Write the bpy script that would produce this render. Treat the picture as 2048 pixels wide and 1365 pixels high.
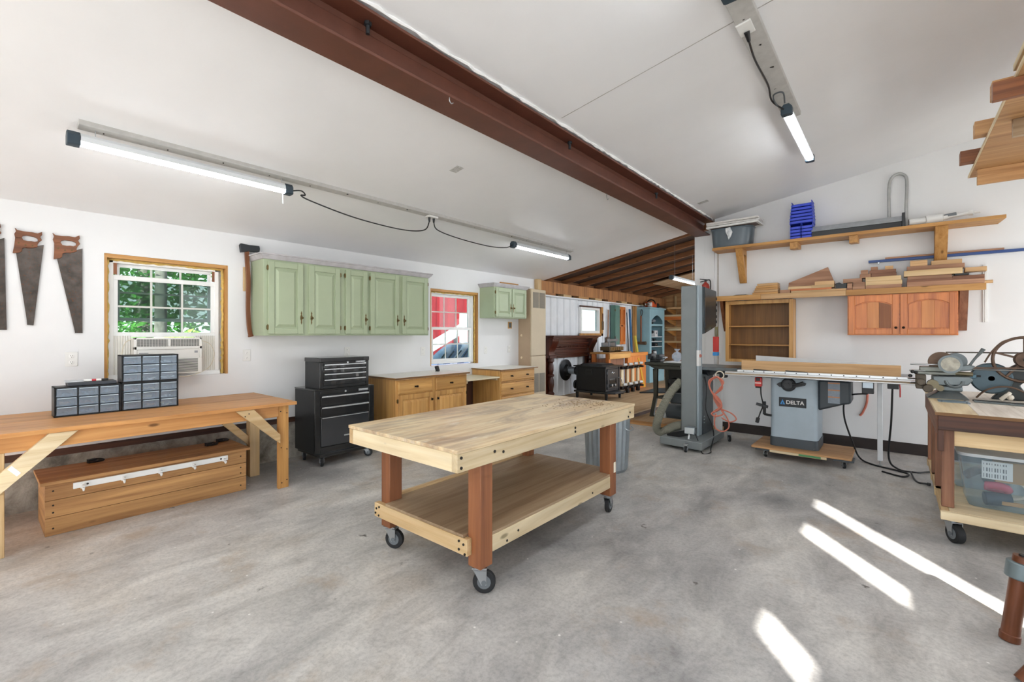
import bpy, bmesh, math, random
from mathutils import Vector, Matrix, Euler
random.seed(7)
for o in list(bpy.data.objects): bpy.data.objects.remove(o)
SC = bpy.context.scene
COL = SC.collection
R = math.radians

# ------------------------------------------------------------------ camera
cam_d = bpy.data.cameras.new('camera'); cam = bpy.data.objects.new('camera', cam_d); COL.objects.link(cam)
cam_d.sensor_width = 36.0; cam_d.lens = 911.0 / 2048 * 36; cam_d.shift_y = -13.5 / 2048
cam_d.clip_start = 0.05; cam_d.clip_end = 300
cam.location = (0, 0, 1.4); cam.rotation_euler = (R(90), 0, R(40.06))
SC.camera = cam
# ------------------------------------------------------------------ light
SUN_AZ = Vector((0.63, -0.777)); SUN_EL = 25.0
W = bpy.data.worlds.new('world'); SC.world = W; W.use_nodes = True
nt = W.node_tree; nt.nodes.clear()
tcw = nt.nodes.new('ShaderNodeTexCoord'); sx = nt.nodes.new('ShaderNodeSeparateXYZ'); cr_ = nt.nodes.new('ShaderNodeValToRGB')
nt.links.new(tcw.outputs['Generated'], sx.inputs[0]); nt.links.new(sx.outputs['Z'], cr_.inputs[0])
cr_.color_ramp.elements[0].position = 0.0; cr_.color_ramp.elements[0].color = (0.93, 0.97, 1.0, 1)      # hazy bright horizon
cr_.color_ramp.elements[1].position = 0.9; cr_.color_ramp.elements[1].color = (0.52, 0.70, 1.0, 1)      # light blue zenith
bg = nt.nodes.new('ShaderNodeBackground'); wo = nt.nodes.new('ShaderNodeOutputWorld')
nt.links.new(cr_.outputs[0], bg.inputs[0]); nt.links.new(bg.outputs[0], wo.inputs[0])
bg.inputs[1].default_value = 2.4
sl = bpy.data.lights.new('sun', 'SUN'); sun = bpy.data.objects.new('sun', sl); COL.objects.link(sun)
sl.energy = 17.0; sl.angle = R(0.6); sl.color = (1.0, 0.97, 0.92)
sun.location = (6, -8, 8)
sun.rotation_euler = Vector((-SUN_AZ.x, -SUN_AZ.y, -math.tan(R(SUN_EL)))).to_track_quat('-Z', 'Y').to_euler()
LED = 19.0                       # emission strength of the LED tubes
SC.view_settings.view_transform = 'Standard'; SC.view_settings.look = 'None'
SC.view_settings.gamma = 1.0; SC.view_settings.exposure = 0.9; SC.view_settings.use_curve_mapping = False

# ------------------------------------------------------------------ helpers
def lin(c):
    if isinstance(c, str):
        c = c.lstrip('#'); c = [int(c[i:i+2], 16) / 255 for i in (0, 2, 4)]
        c = [x / 12.92 if x <= 0.04045 else ((x + 0.055) / 1.055) ** 2.4 for x in c]
    return (c[0], c[1], c[2], 1.0)
def mulc(c, k): return tuple(min(1, x * k) for x in c[:3]) + (1.0,)
MATS = {}
def _new(name):
    m = bpy.data.materials.new(name); m.use_nodes = True
    t = m.node_tree; t.nodes.clear()
    o = t.nodes.new('ShaderNodeOutputMaterial'); b = t.nodes.new('ShaderNodeBsdfPrincipled')
    t.links.new(b.outputs[0], o.inputs[0])
    return m, t, b, o
def _ramp(t, fac, stops):
    r = t.nodes.new('ShaderNodeValToRGB'); e = r.color_ramp.elements
    while len(e) < len(stops): e.new(0.5)
    for k, (p, c) in enumerate(stops): e[k].position = p; e[k].color = c
    t.links.new(fac, r.inputs[0]); return r.outputs[0]
def _noise(t, vec, scale, detail=4, rough=0.55, dist=0.0):
    n = t.nodes.new('ShaderNodeTexNoise'); n.inputs['Scale'].default_value = scale
    n.inputs['Detail'].default_value = detail; n.inputs['Roughness'].default_value = rough; n.inputs['Distortion'].default_value = dist
    t.links.new(vec, n.inputs['Vector']); return n.outputs[0]
def _mix(t, a, b, fac, mode='MIX'):
    n = t.nodes.new('ShaderNodeMix'); n.data_type = 'RGBA'; n.blend_type = mode
    for v, s in ((fac, n.inputs[0]), (a, n.inputs[6]), (b, n.inputs[7])):
        if hasattr(v, 'links'): t.links.new(v, s)
        else: s.default_value = v
    return n.outputs[2]
def _bump(t, b, h, strength, dist=0.01):
    n = t.nodes.new('ShaderNodeBump'); n.inputs['Strength'].default_value = strength; n.inputs['Distance'].default_value = dist
    t.links.new(h, n.inputs['Height']); t.links.new(n.outputs[0], b.inputs['Normal'])
def _coord(t, rnd=True, scale=(1, 1, 1)):
    tc = t.nodes.new('ShaderNodeTexCoord'); v = tc.outputs['Object']
    if rnd:
        oi = t.nodes.new('ShaderNodeObjectInfo'); a = t.nodes.new('ShaderNodeVectorMath'); a.operation = 'MULTIPLY_ADD'
        cx = t.nodes.new('ShaderNodeCombineXYZ')
        for k, s in enumerate((37.0, 53.0, 71.0)):
            mm = t.nodes.new('ShaderNodeMath'); mm.operation = 'MULTIPLY'; mm.inputs[1].default_value = s
            t.links.new(oi.outputs['Random'], mm.inputs[0]); t.links.new(mm.outputs[0], cx.inputs[k])
        t.links.new(v, a.inputs[0]); a.inputs[1].default_value = (1, 1, 1); t.links.new(cx.outputs[0], a.inputs[2]); v = a.outputs[0]
    mp = t.nodes.new('ShaderNodeMapping'); mp.inputs['Scale'].default_value = scale
    t.links.new(v, mp.inputs[0]); return mp.outputs[0]
def M(name, col=None, rough=0.5, metal=0.0, var=0.06, nscale=6.0, bump=0.0, coat=0.0, wear=None, wearamt=0.0):
    """painted / plastic / metal surface with slight mottling, optional wear spots"""
    if name in MATS: return MATS[name]
    c = lin(col); m, t, b, o = _new(name)
    v = _coord(t)
    n = _noise(t, v, nscale, 5)
    out = _ramp(t, n, [(0.3, mulc(c, 1 - var)), (0.7, mulc(c, 1 + var))])
    if wear:
        w = _noise(t, v, nscale * 5, 6, 0.7)
        f = _ramp(t, w, [(0.66 - wearamt, (0, 0, 0, 1)), (0.72 - wearamt, (1, 1, 1, 1))])
        out = _mix(t, out, lin(wear), f)
    t.links.new(out, b.inputs['Base Color'])
    b.inputs['Roughness'].default_value = rough; b.inputs['Metallic'].default_value = metal
    if coat: b.inputs['Coat Weight'].default_value = coat
    if bump: _bump(t, b, _noise(t, v, nscale * 12, 4), bump, 0.004)
    MATS[name] = m; return m
WOODS = {  # light, dark, roughness
    'pine': ('#e0c79c', '#c4a06c', .55), 'pinepale': ('#e6d8b8', '#ceb88e', .6), 'redwood': ('#a0663f', '#6e422a', .5),
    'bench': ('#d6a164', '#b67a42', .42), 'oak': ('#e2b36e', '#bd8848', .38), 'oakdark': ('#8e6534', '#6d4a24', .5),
    'chest': ('#c79a64', '#8d6038', .5), 'cherry': ('#de8a45', '#b4602a', .32), 'cherrylt': ('#e2954c', '#c97733', .32),
    'shelf': ('#d3a262', '#a87437', .5), 'walnut': ('#c0977a', '#94694e', .6), 'walnutdk': ('#a1745a', '#744c38', .6),
    'maple': ('#ddb98a', '#bd9262', .6), 'rafter': ('#9c6840', '#5f3c24', .7), 'deck': ('#4a3020', '#2c1c12', .8), 'header': ('#c48c58', '#80573a', .7),
    'mahog': ('#5c2c1c', '#2e130c', .28), 'dark': ('#5d3a2a', '#33201a', .55), 'ply': ('#d8bd90', '#b8946290', .6),
    'plyold': ('#d3a877', '#9c6f45', .6), 'greyply': ('#bda789', '#94795c', .55), 'plyfloor': ('#c9ac86', '#a58560', .6),
    'handle': ('#8f5a38', '#633a22', .5), 'ashgrey': ('#ebe6de', '#c9c0b2', .6)}
def Wd(kind, ax='x', knots=False, scale=1.0):
    key = 'wood_%s_%s%s%s' % (kind, ax, '_k' if knots else '', '' if scale == 1 else str(scale))
    if key in MATS: return MATS[key]
    a, d, ro = WOODS[kind]; a = lin(a); d = lin(d[:7])
    m, t, b, o = _new(key)
    s = [26 * scale] * 3; s['xyz'.index(ax)] = 1.1 * scale
    v = _coord(t, True, s)
    g = _noise(t, v, 1.0, 6, 0.62, 0.6)
    s2 = [5 * scale] * 3; s2['xyz'.index(ax)] = 0.7 * scale
    v2 = _coord(t, True, s2)
    g2 = _noise(t, v2, 1.0, 3, 0.5, 1.2)
    col = _ramp(t, g, [(0.28, d), (0.48, mulc(tuple((x + y) / 2 for x, y in zip(a, d)), 1.05)), (0.68, a)])
    tone = _ramp(t, g2, [(0.3, (0.78, 0.75, 0.72, 1)), (0.65, (1.06, 1.05, 1.04, 1))])
    col = _mix(t, col, tone, 1.0, 'MULTIPLY')
    oi = t.nodes.new('ShaderNodeObjectInfo')
    rt = _ramp(t, oi.outputs['Random'], [(0.0, (0.86, 0.84, 0.82, 1)), (1.0, (1.08, 1.08, 1.08, 1))])
    col = _mix(t, col, rt, 1.0, 'MULTIPLY')
    if knots:
        vo = t.nodes.new('ShaderNodeTexVoronoi'); sk = [7.0] * 3; sk['xyz'.index(ax)] = 2.6
        vk = _coord(t, True, sk); t.links.new(vk, vo.inputs['Vector']); vo.inputs['Scale'].default_value = 1.0
        f = _ramp(t, vo.outputs['Distance'], [(0.055, (1, 1, 1, 1)), (0.11, (0, 0, 0, 1))])
        col = _mix(t, col, mulc(d, 0.45), f)
    t.links.new(col, b.inputs['Base Color']); b.inputs['Roughness'].default_value = ro
    _bump(t, b, g, 0.25, 0.002)
    MATS[key] = m; return m
def emit(name, col, s):
    if name in MATS: return MATS[name]
    m, t, b, o = _new(name); t.nodes.remove(b)
    e = t.nodes.new('ShaderNodeEmission'); e.inputs[0].default_value = lin(col); e.inputs[1].default_value = s
    t.links.new(e.outputs[0], o.inputs[0]); MATS[name] = m; return m
def glass(name='glass', tint=(1, 1, 1), refl=1.0, haze=0.0, hazecol='#dfe6ea'):
    if name in MATS: return MATS[name]
    m, t, b, o = _new(name); t.nodes.remove(b)
    tr = t.nodes.new('ShaderNodeBsdfTransparent'); tr.inputs[0].default_value = tint + (1,)
    gl = t.nodes.new('ShaderNodeBsdfGlossy'); gl.inputs['Roughness'].default_value = 0.03
    lw = t.nodes.new('ShaderNodeLayerWeight'); lw.inputs[0].default_value = 0.5
    pw = t.nodes.new('ShaderNodeMath'); pw.operation = 'POWER'; pw.inputs[1].default_value = 4.0; t.links.new(lw.outputs['Facing'], pw.inputs[0])
    fr = t.nodes.new('ShaderNodeMath'); fr.operation = 'MULTIPLY_ADD'; fr.inputs[1].default_value = 0.7; fr.inputs[2].default_value = 0.03; t.links.new(pw.outputs[0], fr.inputs[0])
    mx = t.nodes.new('ShaderNodeMixShader'); t.links.new(fr.outputs[0], mx.inputs[0])
    t.links.new(tr.outputs[0], mx.inputs[1]); t.links.new(gl.outputs[0], mx.inputs[2]); out = mx.outputs[0]
    if haze:
        df = t.nodes.new('ShaderNodeBsdfDiffuse'); df.inputs[0].default_value = lin(hazecol)
        m2 = t.nodes.new('ShaderNodeMixShader'); m2.inputs[0].default_value = haze
        t.links.new(out, m2.inputs[1]); t.links.new(df.outputs[0], m2.inputs[2]); out = m2.outputs[0]
    t.links.new(out, o.inputs[0]); MATS[name] = m; return m

AX = {'x': (1, 2, 0), 'y': (0, 2, 1), 'z': (0, 1, 2)}
class B:
    """collects shapes given in world coordinates (or local to T) and links them as one mesh"""
    def __init__(s, T=None, org=None):
        s.v = []; s.f = []; s.T = T
        s.o = Vector(org) if org else (Vector(T['_w']) if T is not None and '_w' in T else Vector((0, 0, 0)))
    def add(s, vs, fs):
        k = len(s.v); s.v += [Vector(p) for p in vs]; s.f += [tuple(i + k for i in f) for f in fs]; return s
    def hexa(s, p):
        return s.add(p, [(0, 3, 2, 1), (4, 5, 6, 7), (0, 1, 5, 4), (1, 2, 6, 5), (2, 3, 7, 6), (3, 0, 4, 7)])
    def box(s, x0, x1, y0, y1, z0, z1):
        x0, x1 = min(x0, x1), max(x0, x1); y0, y1 = min(y0, y1), max(y0, y1); z0, z1 = min(z0, z1), max(z0, z1)
        return s.hexa([(x0, y0, z0), (x1, y0, z0), (x1, y1, z0), (x0, y1, z0), (x0, y0, z1), (x1, y0, z1), (x1, y1, z1), (x0, y1, z1)])
    def obox(s, c, size, rot=(0, 0, 0)):
        m = Euler([R(a) for a in rot]).to_matrix(); c = Vector(c); hx, hy, hz = [q / 2 for q in size]
        return s.hexa([c + m @ Vector(p) for p in ((-hx, -hy, -hz), (hx, -hy, -hz), (hx, hy, -hz), (-hx, hy, -hz), (-hx, -hy, hz), (hx, -hy, hz), (hx, hy, hz), (-hx, hy, hz))])
    def bar(s, p0, p1, w, t, up=(0, 0, 1)):
        """rectangular bar from p0 to p1; w across (perpendicular to up), t along up"""
        p0, p1, up = Vector(p0), Vector(p1), Vector(up); d = (p1 - p0).normalized()
        a = d.cross(up).normalized() * (w / 2); u = a.cross(d).normalized() * (t / 2)
        return s.hexa([p0 - a - u, p0 + a - u, p1 + a - u, p1 - a - u, p0 - a + u, p0 + a + u, p1 + a + u, p1 - a + u])
    def prism(s, poly, axis, a, b):
        i, j, k = AX[axis]; n = len(poly); vs = []
        for h in (a, b):
            for p in poly:
                q = [0, 0, 0]; q[i], q[j], q[k] = p[0], p[1], h; vs.append(q)
        return s.add(vs, [tuple(range(n)), tuple(range(2 * n - 1, n - 1, -1))] + [(q, (q + 1) % n, n + (q + 1) % n, n + q) for q in range(n)])
    def cyl(s, p0, p1, r0, r1=None, n=16, cap=True):
        r1 = r0 if r1 is None else r1; p0, p1 = Vector(p0), Vector(p1); d = (p1 - p0).normalized()
        a = d.orthogonal().normalized(); b = d.cross(a); vs = []
        for p, r in ((p0, r0), (p1, r1)):
            for k in range(n):
                t = 2 * math.pi * k / n; vs.append(p + (a * math.cos(t) + b * math.sin(t)) * r)
        fs = [(k, (k + 1) % n, n + (k + 1) % n, n + k) for k in range(n)]
        if cap: fs += [tuple(range(n - 1, -1, -1)), tuple(range(n, 2 * n))]
        return s.add(vs, fs)
    def lathe(s, c, axis, prof, n=20):
        """prof: list of (radius, height along axis)"""
        i, j, k = AX[axis]; c = Vector(c); vs = []; m = len(prof)
        for r, h in prof:
            for q in range(n):
                t = 2 * math.pi * q / n; p = [0, 0, 0]; p[i], p[j], p[k] = r * math.cos(t), r * math.sin(t), h; vs.append(c + Vector(p))
        fs = [(a * n + q, a * n + (q + 1) % n, (a + 1) * n + (q + 1) % n, (a + 1) * n + q) for a in range(m - 1) for q in range(n)]
        fs += [tuple(range(n - 1, -1, -1)), tuple((m - 1) * n + q for q in range(n))]
        return s.add(vs, fs)
    def tube(s, pts, r, n=8, rfun=None):
        P = [Vector(p) for p in pts]; m = len(P); vs = []; up = None
        for k in range(m):
            d = (P[min(k + 1, m - 1)] - P[max(k - 1, 0)]).normalized()
            if up is None: up = d.orthogonal().normalized()
            up = (up - d * up.dot(d)); up = up.normalized() if up.length > 1e-6 else d.orthogonal().normalized()
            b = d.cross(up); rr = rfun(k / (m - 1)) if rfun else r
            for q in range(n):
                t = 2 * math.pi * q / n; vs.append(P[k] + (up * math.cos(t) + b * math.sin(t)) * rr)
        fs = [(a * n + q, a * n + (q + 1) % n, (a + 1) * n + (q + 1) % n, (a + 1) * n + q) for a in range(m - 1) for q in range(n)]
        fs += [tuple(range(n - 1, -1, -1)), tuple((m - 1) * n + q for q in range(n))]
        return s.add(vs, fs)
    def torus(s, c, axis, Rr, r, n=32, m=8, a0=0, a1=360):
        i, j, k = AX[axis]; c = Vector(c); pts = []
        full = abs(a1 - a0) >= 360; cnt = n if full else n + 1; vs = []
        for q in range(cnt):
            t = R(a0 + (a1 - a0) * q / n)
            for w in range(m):
                u = 2 * math.pi * w / m; p = [0, 0, 0]; rr = Rr + r * math.cos(u)
                p[i], p[j], p[k] = rr * math.cos(t), rr * math.sin(t), r * math.sin(u); vs.append(c + Vector(p))
        fs = [(q * m + w, q * m + (w + 1) % m, ((q + 1) % cnt) * m + (w + 1) % m, ((q + 1) % cnt) * m + w) for q in range(n) for w in range(m)]
        return s.add(vs, fs)
    def ball(s, c, r, n=12, sq=(1, 1, 1)):
        c = Vector(c); h = n // 2; vs = [c + Vector((0, 0, -r * sq[2]))]
        for a in range(1, h):
            p = math.pi * a / h - math.pi / 2
            for q in range(n):
                t = 2 * math.pi * q / n; vs.append(c + Vector((r * sq[0] * math.cos(p) * math.cos(t), r * sq[1] * math.cos(p) * math.sin(t), r * sq[2] * math.sin(p))))
        vs.append(c + Vector((0, 0, r * sq[2]))); L = len(vs) - 1
        fs = [(0, 1 + (q + 1) % n, 1 + q) for q in range(n)] + [(L, L - n + q, L - n + (q + 1) % n) for q in range(n)]
        fs += [(1 + a * n + q, 1 + a * n + (q + 1) % n, 1 + (a + 1) * n + (q + 1) % n, 1 + (a + 1) * n + q) for a in range(h - 2) for q in range(n)]
        return s.add(vs, fs)
    def build(s, name, mat, parent=None, bev=0.0, ang=38, label=None, kind=None, centre=False):
        parent = s.T if parent is None else parent
        o0 = s.o; loc = Vector((0, 0, 0))
        if parent is not None and '_w' in parent and s.T is None: o0 = Vector(parent['_w'])
        if centre:
            lo = [min(p[k] for p in s.v) for k in range(3)]; hi = [max(p[k] for p in s.v) for k in range(3)]
            cc = Vector([(a + b) / 2 for a, b in zip(lo, hi)]); cc.z = lo[2] if parent is None else cc.z
            loc = cc - o0; o0 = cc
        me = bpy.data.meshes.new(name); me.from_pydata([tuple(p - o0) for p in s.v], [], s.f)
        bm = bmesh.new(); bm.from_mesh(me); bmesh.ops.recalc_face_normals(bm, faces=bm.faces); bm.to_mesh(me); bm.free()
        me.polygons.foreach_set('use_smooth', [True] * len(me.polygons)); me.set_sharp_from_angle(angle=R(ang))
        me.materials.append(mat)
        o = bpy.data.objects.new(name, me); COL.objects.link(o)
        if parent is not None: o.parent = parent
        o.location = loc; o['_w'] = tuple(o0)
        if bev:
            md = o.modifiers.new('bevel', 'BEVEL'); md.width = bev; md.segments = 2; md.limit_method = 'ANGLE'; md.angle_limit = R(50)
        if label: o['label'] = label
        if kind: o['kind'] = kind
        return o
def thing(name, label, cat, loc=(0, 0, 0), rz=0.0, group=None):
    o = bpy.data.objects.new(name, None); COL.objects.link(o); o.empty_display_size = 0.1
    o.location = loc; o.rotation_euler = (0, 0, R(rz)); o['label'] = label; o['category'] = cat
    o['_w'] = tuple(loc) if not rz else (0, 0, 0)
    if group: o['group'] = group
    return o
def tag(o, label, cat, group=None):
    o['label'] = label; o['category'] = cat
    if group: o['group'] = group
    return o
def st(o): o['kind'] = 'structure'; return o
def solo(name, b, mat, label, cat, group=None, bev=0.0, ang=38):
    return tag(b.build(name, mat, bev=bev, centre=True, ang=ang), label, cat, group)
def cp(o, off=(0, 0, 0), parent=None, name=None):
    """copy of a part (and its sub-parts) moved by off"""
    c = o.copy(); COL.objects.link(c); c.parent = parent or o.parent
    c.location = Vector(o.location) + Vector(off)
    for g in [q for q in bpy.data.objects if q.parent == o]:
        d = g.copy(); COL.objects.link(d); d.parent = c
    return c
def dup(root, loc, label, rz=None, group=None):
    r = root.copy(); COL.objects.link(r); r.location = loc; r['label'] = label
    if rz is not None: r.rotation_euler = (0, 0, R(rz))
    if group: r['group'] = group
    for ch in [q for q in bpy.data.objects if q.parent == root]: cp(ch, parent=r)
    return r
def lettering(txt, size, mat, parent, loc, rot, depth=0.001, name='lettering', bold=0.0):
    cu = bpy.data.curves.new('t', 'FONT'); cu.body = txt; cu.size = size; cu.extrude = depth; cu.align_x = 'CENTER'; cu.align_y = 'CENTER'; cu.offset = bold
    tmp = bpy.data.objects.new('t', cu); COL.objects.link(tmp)
    me = bpy.data.meshes.new_from_object(tmp); bpy.data.objects.remove(tmp); bpy.data.curves.remove(cu)
    me.materials.clear(); me.materials.append(mat)
    o = bpy.data.objects.new(name, me); COL.objects.link(o); o.parent = parent
    w = Vector(parent['_w']) if '_w' in parent else Vector((0, 0, 0))
    o.location = Vector(loc) - w; o.rotation_euler = [R(a) for a in rot]; return o
def bez(pts, n=12):
    """Catmull-Rom through points"""
    P = [Vector(p) for p in pts]; out = []
    for k in range(len(P) - 1):
        a, b, c, d = P[max(k - 1, 0)], P[k], P[k + 1], P[min(k + 2, len(P) - 1)]
        for q in range(n):
            t = q / n; out.append(0.5 * ((2 * b) + (c - a) * t + (2 * a - 5 * b + 4 * c - d) * t * t + (3 * b - a - 3 * c + d) * t ** 3))
    return out + [P[-1]]
BLK = M('black_plastic', '#17181a', .4); STEEL = M('steel', '#b9bdc0', .3, 1.0); WHITE = M('white_plastic', '#e9e9e6', .4, 0, .02)
RUB = M('rubber', '#1d1e20', .7); IRON = M('dark_iron', '#3a3d40', .5, .6); SCREW = M('screw_dark', '#2d2a28', .5, .6); BRASS = M('aged_brass', '#6b5a3a', .4, .9)
GALV = M('galvanised', '#a9b3ba', .38, .85, .12, 9)
# ================================================================== STRUCTURE
XW, YB = -5.2, 7.05
def zl(x): return 2.432 + 0.187 * (x - XW)          # left ceiling slope
def zr(x): return 3.084 + 0.162 * (x + 2.08)        # right ceiling slope
def wallpaint(name, col, seams=True):
    m, t, b, o = _new(name); v = _coord(t, False)
    n = _noise(t, v, 1.3, 5); c = lin(col)
    base = _ramp(t, n, [(0.3, mulc(c, 0.965)), (0.7, mulc(c, 1.02))])
    sc = _noise(t, v, 9.0, 7, .75)
    f = _ramp(t, sc, [(0.735, (0, 0, 0, 1)), (0.76, (.35, .35, .35, 1))])
    base = _mix(t, base, lin('#8d8a84'), f)
    t.links.new(base, b.inputs['Base Color']); b.inputs['Roughness'].default_value = .55
    _bump(t, b, _noise(t, v, 60, 3), .06, .003); return m
WALL = wallpaint('wall_paint', '#eaeaea'); CEIL = wallpaint('ceiling_paint', '#f0f0f1')
CEIL.node_tree.nodes['Principled BSDF'].inputs['Roughness'].default_value = .38
def concrete():
    m, t, b, o = _new('concrete_floor'); v = _coord(t, False)
    big = _noise(t, v, 0.55, 5, .6, .4)
    col = _ramp(t, big, [(0.30, lin('#868584')), (0.46, lin('#b0aeac')), (0.58, lin('#c9c6c1')), (0.72, lin('#b9aea0'))])
    vs = _coord(t, False, (2.4, 1.1, 1)); med = _noise(t, vs, 1.9, 10, .70, .6)
    col = _mix(t, col, _ramp(t, med, [(0.32, (.66, .66, .66, 1)), (0.50, (.96, .96, .96, 1)), (0.68, (1.2, 1.2, 1.19, 1))]), 1.0, 'MULTIPLY')
    fine = _noise(t, v, 45, 6, .75)
    col = _mix(t, col, _ramp(t, fine, [(0.32, (.68, .68, .68, 1)), (0.56, (1.08, 1.08, 1.08, 1))]), 0.7, 'MULTIPLY')
    rust = _ramp(t, _noise(t, v, 1.7, 6, .7), [(0.56, (0, 0, 0, 1)), (0.70, (.55, .55, .55, 1))])
    col = _mix(t, col, lin('#a58d70'), rust)
    pale = _ramp(t, _noise(t, v, 2.9, 9, .78, .6), [(0.60, (0, 0, 0, 1)), (0.70, (.75, .75, .75, 1))])
    col = _mix(t, col, lin('#cfccc8'), pale)
    dots = t.nodes.new('ShaderNodeTexVoronoi'); dots.inputs['Scale'].default_value = 7; t.links.new(v, dots.inputs['Vector'])
    col = _mix(t, col, lin('#e8e6e2'), _ramp(t, dots.outputs['Distance'], [(0.035, (1, 1, 1, 1)), (0.05, (0, 0, 0, 1))]))
    vd = _coord(t, False, (1, 1, 1)); stn = _ramp(t, _noise(t, vd, 5.5, 4, .6), [(0.26, (1, 1, 1, 1)), (0.31, (0, 0, 0, 1))])
    col = _mix(t, col, lin('#5f5a55'), stn)
    t.links.new(col, b.inputs['Base Color'])
    t.links.new(_ramp(t, med, [(0.3, (.34, .34, .34, 1)), (0.7, (.62, .62, .62, 1))]), b.inputs['Roughness'])
    _bump(t, b, fine, .18, .004); return m
CONC = concrete()
def foundation():
    m, t, b, o = _new('foundation_concrete'); v = _coord(t, False)
    n = _noise(t, v, 5, 8, .7, .3)
    t.links.new(_ramp(t, n, [(0.32, lin('#6b675f')), (0.5, lin('#a09a8f')), (0.68, lin('#c2bdb3'))]), b.inputs['Base Color'])
    b.inputs['Roughness'].default_value = .9; _bump(t, b, n, .8, .02); return m
FOUND = foundation()
VINYL = M('vinyl_white', '#f2f2f0', .35, 0, .02); FOAM = M('spray_foam', '#d9b868', .8, 0, .2, 20, .6)
GLASS = glass('window_glass', (.56, .62, .60), 1, .03, '#9fb7ae')  # tint darkened to hold back the bright view outside

b = B(); b.box(-5.5, 2.8, -5.2, 6.66, -0.15, 0.0); b.box(-2.05, 2.8, 6.66, 7.2, -0.15, 0.0)
st(b.build('floor', CONC))
# rear floors: low plywood sill and raised plywood deck
b = B(); b.box(-5.5, -1.9, 6.66, 13.4, -0.15, 0.06); lf = st(b.build('floor_rear_sill', Wd('plyfloor', 'y')))
B(lf).box(-3.2, -1.98, 6.645, 6.66, 0.0, 0.062).build('edge_board', Wd('chest', 'x'), lf)
rf = None
k = 0
b = B(); b.box(-5.5, -3.22, 6.80, 13.4, 0.055, 0.118); rf = st(b.build('floor_rear', Wd('dark', 'y')))
for (x0, x1) in ((-5.4, -4.32), (-4.315, -3.2)):
    for (y0, y1) in ((6.78, 9.2), (9.205, 11.6), (11.605, 13.4)):
        B(rf).box(x0, x1, y0, y1, 0.118, 0.14).build('plywood_sheet', Wd('plyfloor', 'y', scale=.6), rf, centre=True)
# left wall with two window openings
W1 = (0.74, 1.69, 1.0, 2.10); W2 = (4.33, 5.33, 0.93, 2.075)
b = B(); xo = -5.36
ys = [-5.2, W1[0], W1[1], W2[0], W2[1], 7.0]
for a, c in ((0, 1), (2, 3), (4, 5)): b.box(xo, XW, ys[a], ys[c], 0.47, 2.46)
for w in (W1, W2): b.box(xo, XW, w[0], w[1], 0.47, w[2]); b.box(xo, XW, w[0], w[1], w[3], 2.46)
wl = st(b.build('wall_left', WALL))
st(B().box(-5.40, -5.235, -5.2, 7.0, 0.0, 0.41).build('wall_foundation', FOUND))
st(B().box(-5.38, -5.215, -5.2, 7.0, 0.41, 0.47).build('trim_1', Wd('dark', 'y')))
# wooden linings, foam beads
for n, w in ((1, W1), (2, W2)):
    b = B(); y0, y1, z0, z1 = w
    lining = B(wl); lining.box(xo, XW - .004, y1 - .02, y1 - .001, z0, z1); lining.build('stud_lining', Wd('shelf', 'z', True), wl)
    B(wl).box(xo, XW - .004, y0 + .001, y1 - .02, z1 - .035, z1 - .001).build('header_lining', Wd('shelf', 'y'), wl)
    B(wl).box(xo, XW - .004, y0 + .001, y0 + .02, z0, z1 - .035).build('stud_lining', Wd('shelf', 'z'), wl)
    pts = [(-5.262 + random.uniform(-.006, .006), y1 - .03 + random.uniform(-.008, .004), z0 + (z1 - z0 - .05) * q / 40) for q in range(41)]
    B(wl).tube(pts, .013, 7, lambda t: .010 + .009 * abs(math.sin(t * 57)) * random.random()).build('foam_bead', FOAM, wl)
    pts = [(-5.25 + random.uniform(-.006, .006), y0 + .024 + random.uniform(-.004, .006), z0 + (z1 - z0 - .05) * q / 40) for q in range(41)]
    B(wl).tube(pts, .013, 7, lambda t: .010 + .008 * abs(math.sin(t * 43)) * random.random()).build('foam_bead', FOAM, wl)
    pts = [(-5.262, y0 + .03 + (y1 - y0 - .06) * q / 30, z1 - .042 + random.uniform(-.005, .003)) for q in range(31)]
    B(wl).tube(pts, .012, 7, lambda t: .008 + .008 * random.random()).build('foam_bead', FOAM, wl)

def sash(T, y0, y1, z0, z1, x, nc, nr, w=.035, d=.028, name='sash', bar=.016):
    b = B(T); b.box(x - d, x, y0, y1, z0, z0 + w); b.box(x - d, x, y0, y1, z1 - w, z1)
    b.box(x - d, x, y0, y0 + w, z0 + w, z1 - w); b.box(x - d, x, y1 - w, y1, z0 + w, z1 - w)
    s = b.build(name, VINYL, T, .003)
    iy0, iy1, iz0, iz1 = y0 + w, y1 - w, z0 + w, z1 - w
    m = B(T)
    for k in range(1, nc): yy = iy0 + (iy1 - iy0) * k / nc; m.box(x - d * .7, x - d * .3, yy - bar / 2, yy + bar / 2, iz0, iz1)
    for k in range(1, nr): zz = iz0 + (iz1 - iz0) * k / nr; m.box(x - d * .72, x - d * .28, iy0, iy1, zz - bar / 2, zz + bar / 2)
    m.build('muntins', M('muntin', '#d8d6d0', .4), s)
    for a in range(nc):
        for c in range(nr):
            p0, p1 = iy0 + (iy1 - iy0) * a / nc, iy0 + (iy1 - iy0) * (a + 1) / nc; q0, q1 = iz0 + (iz1 - iz0) * c / nr, iz0 + (iz1 - iz0) * (c + 1) / nr
            B(T).box(x - d * .52, x - d * .48, p0, p1, q0, q1).build('pane', GLASS, s)
    return s
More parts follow.
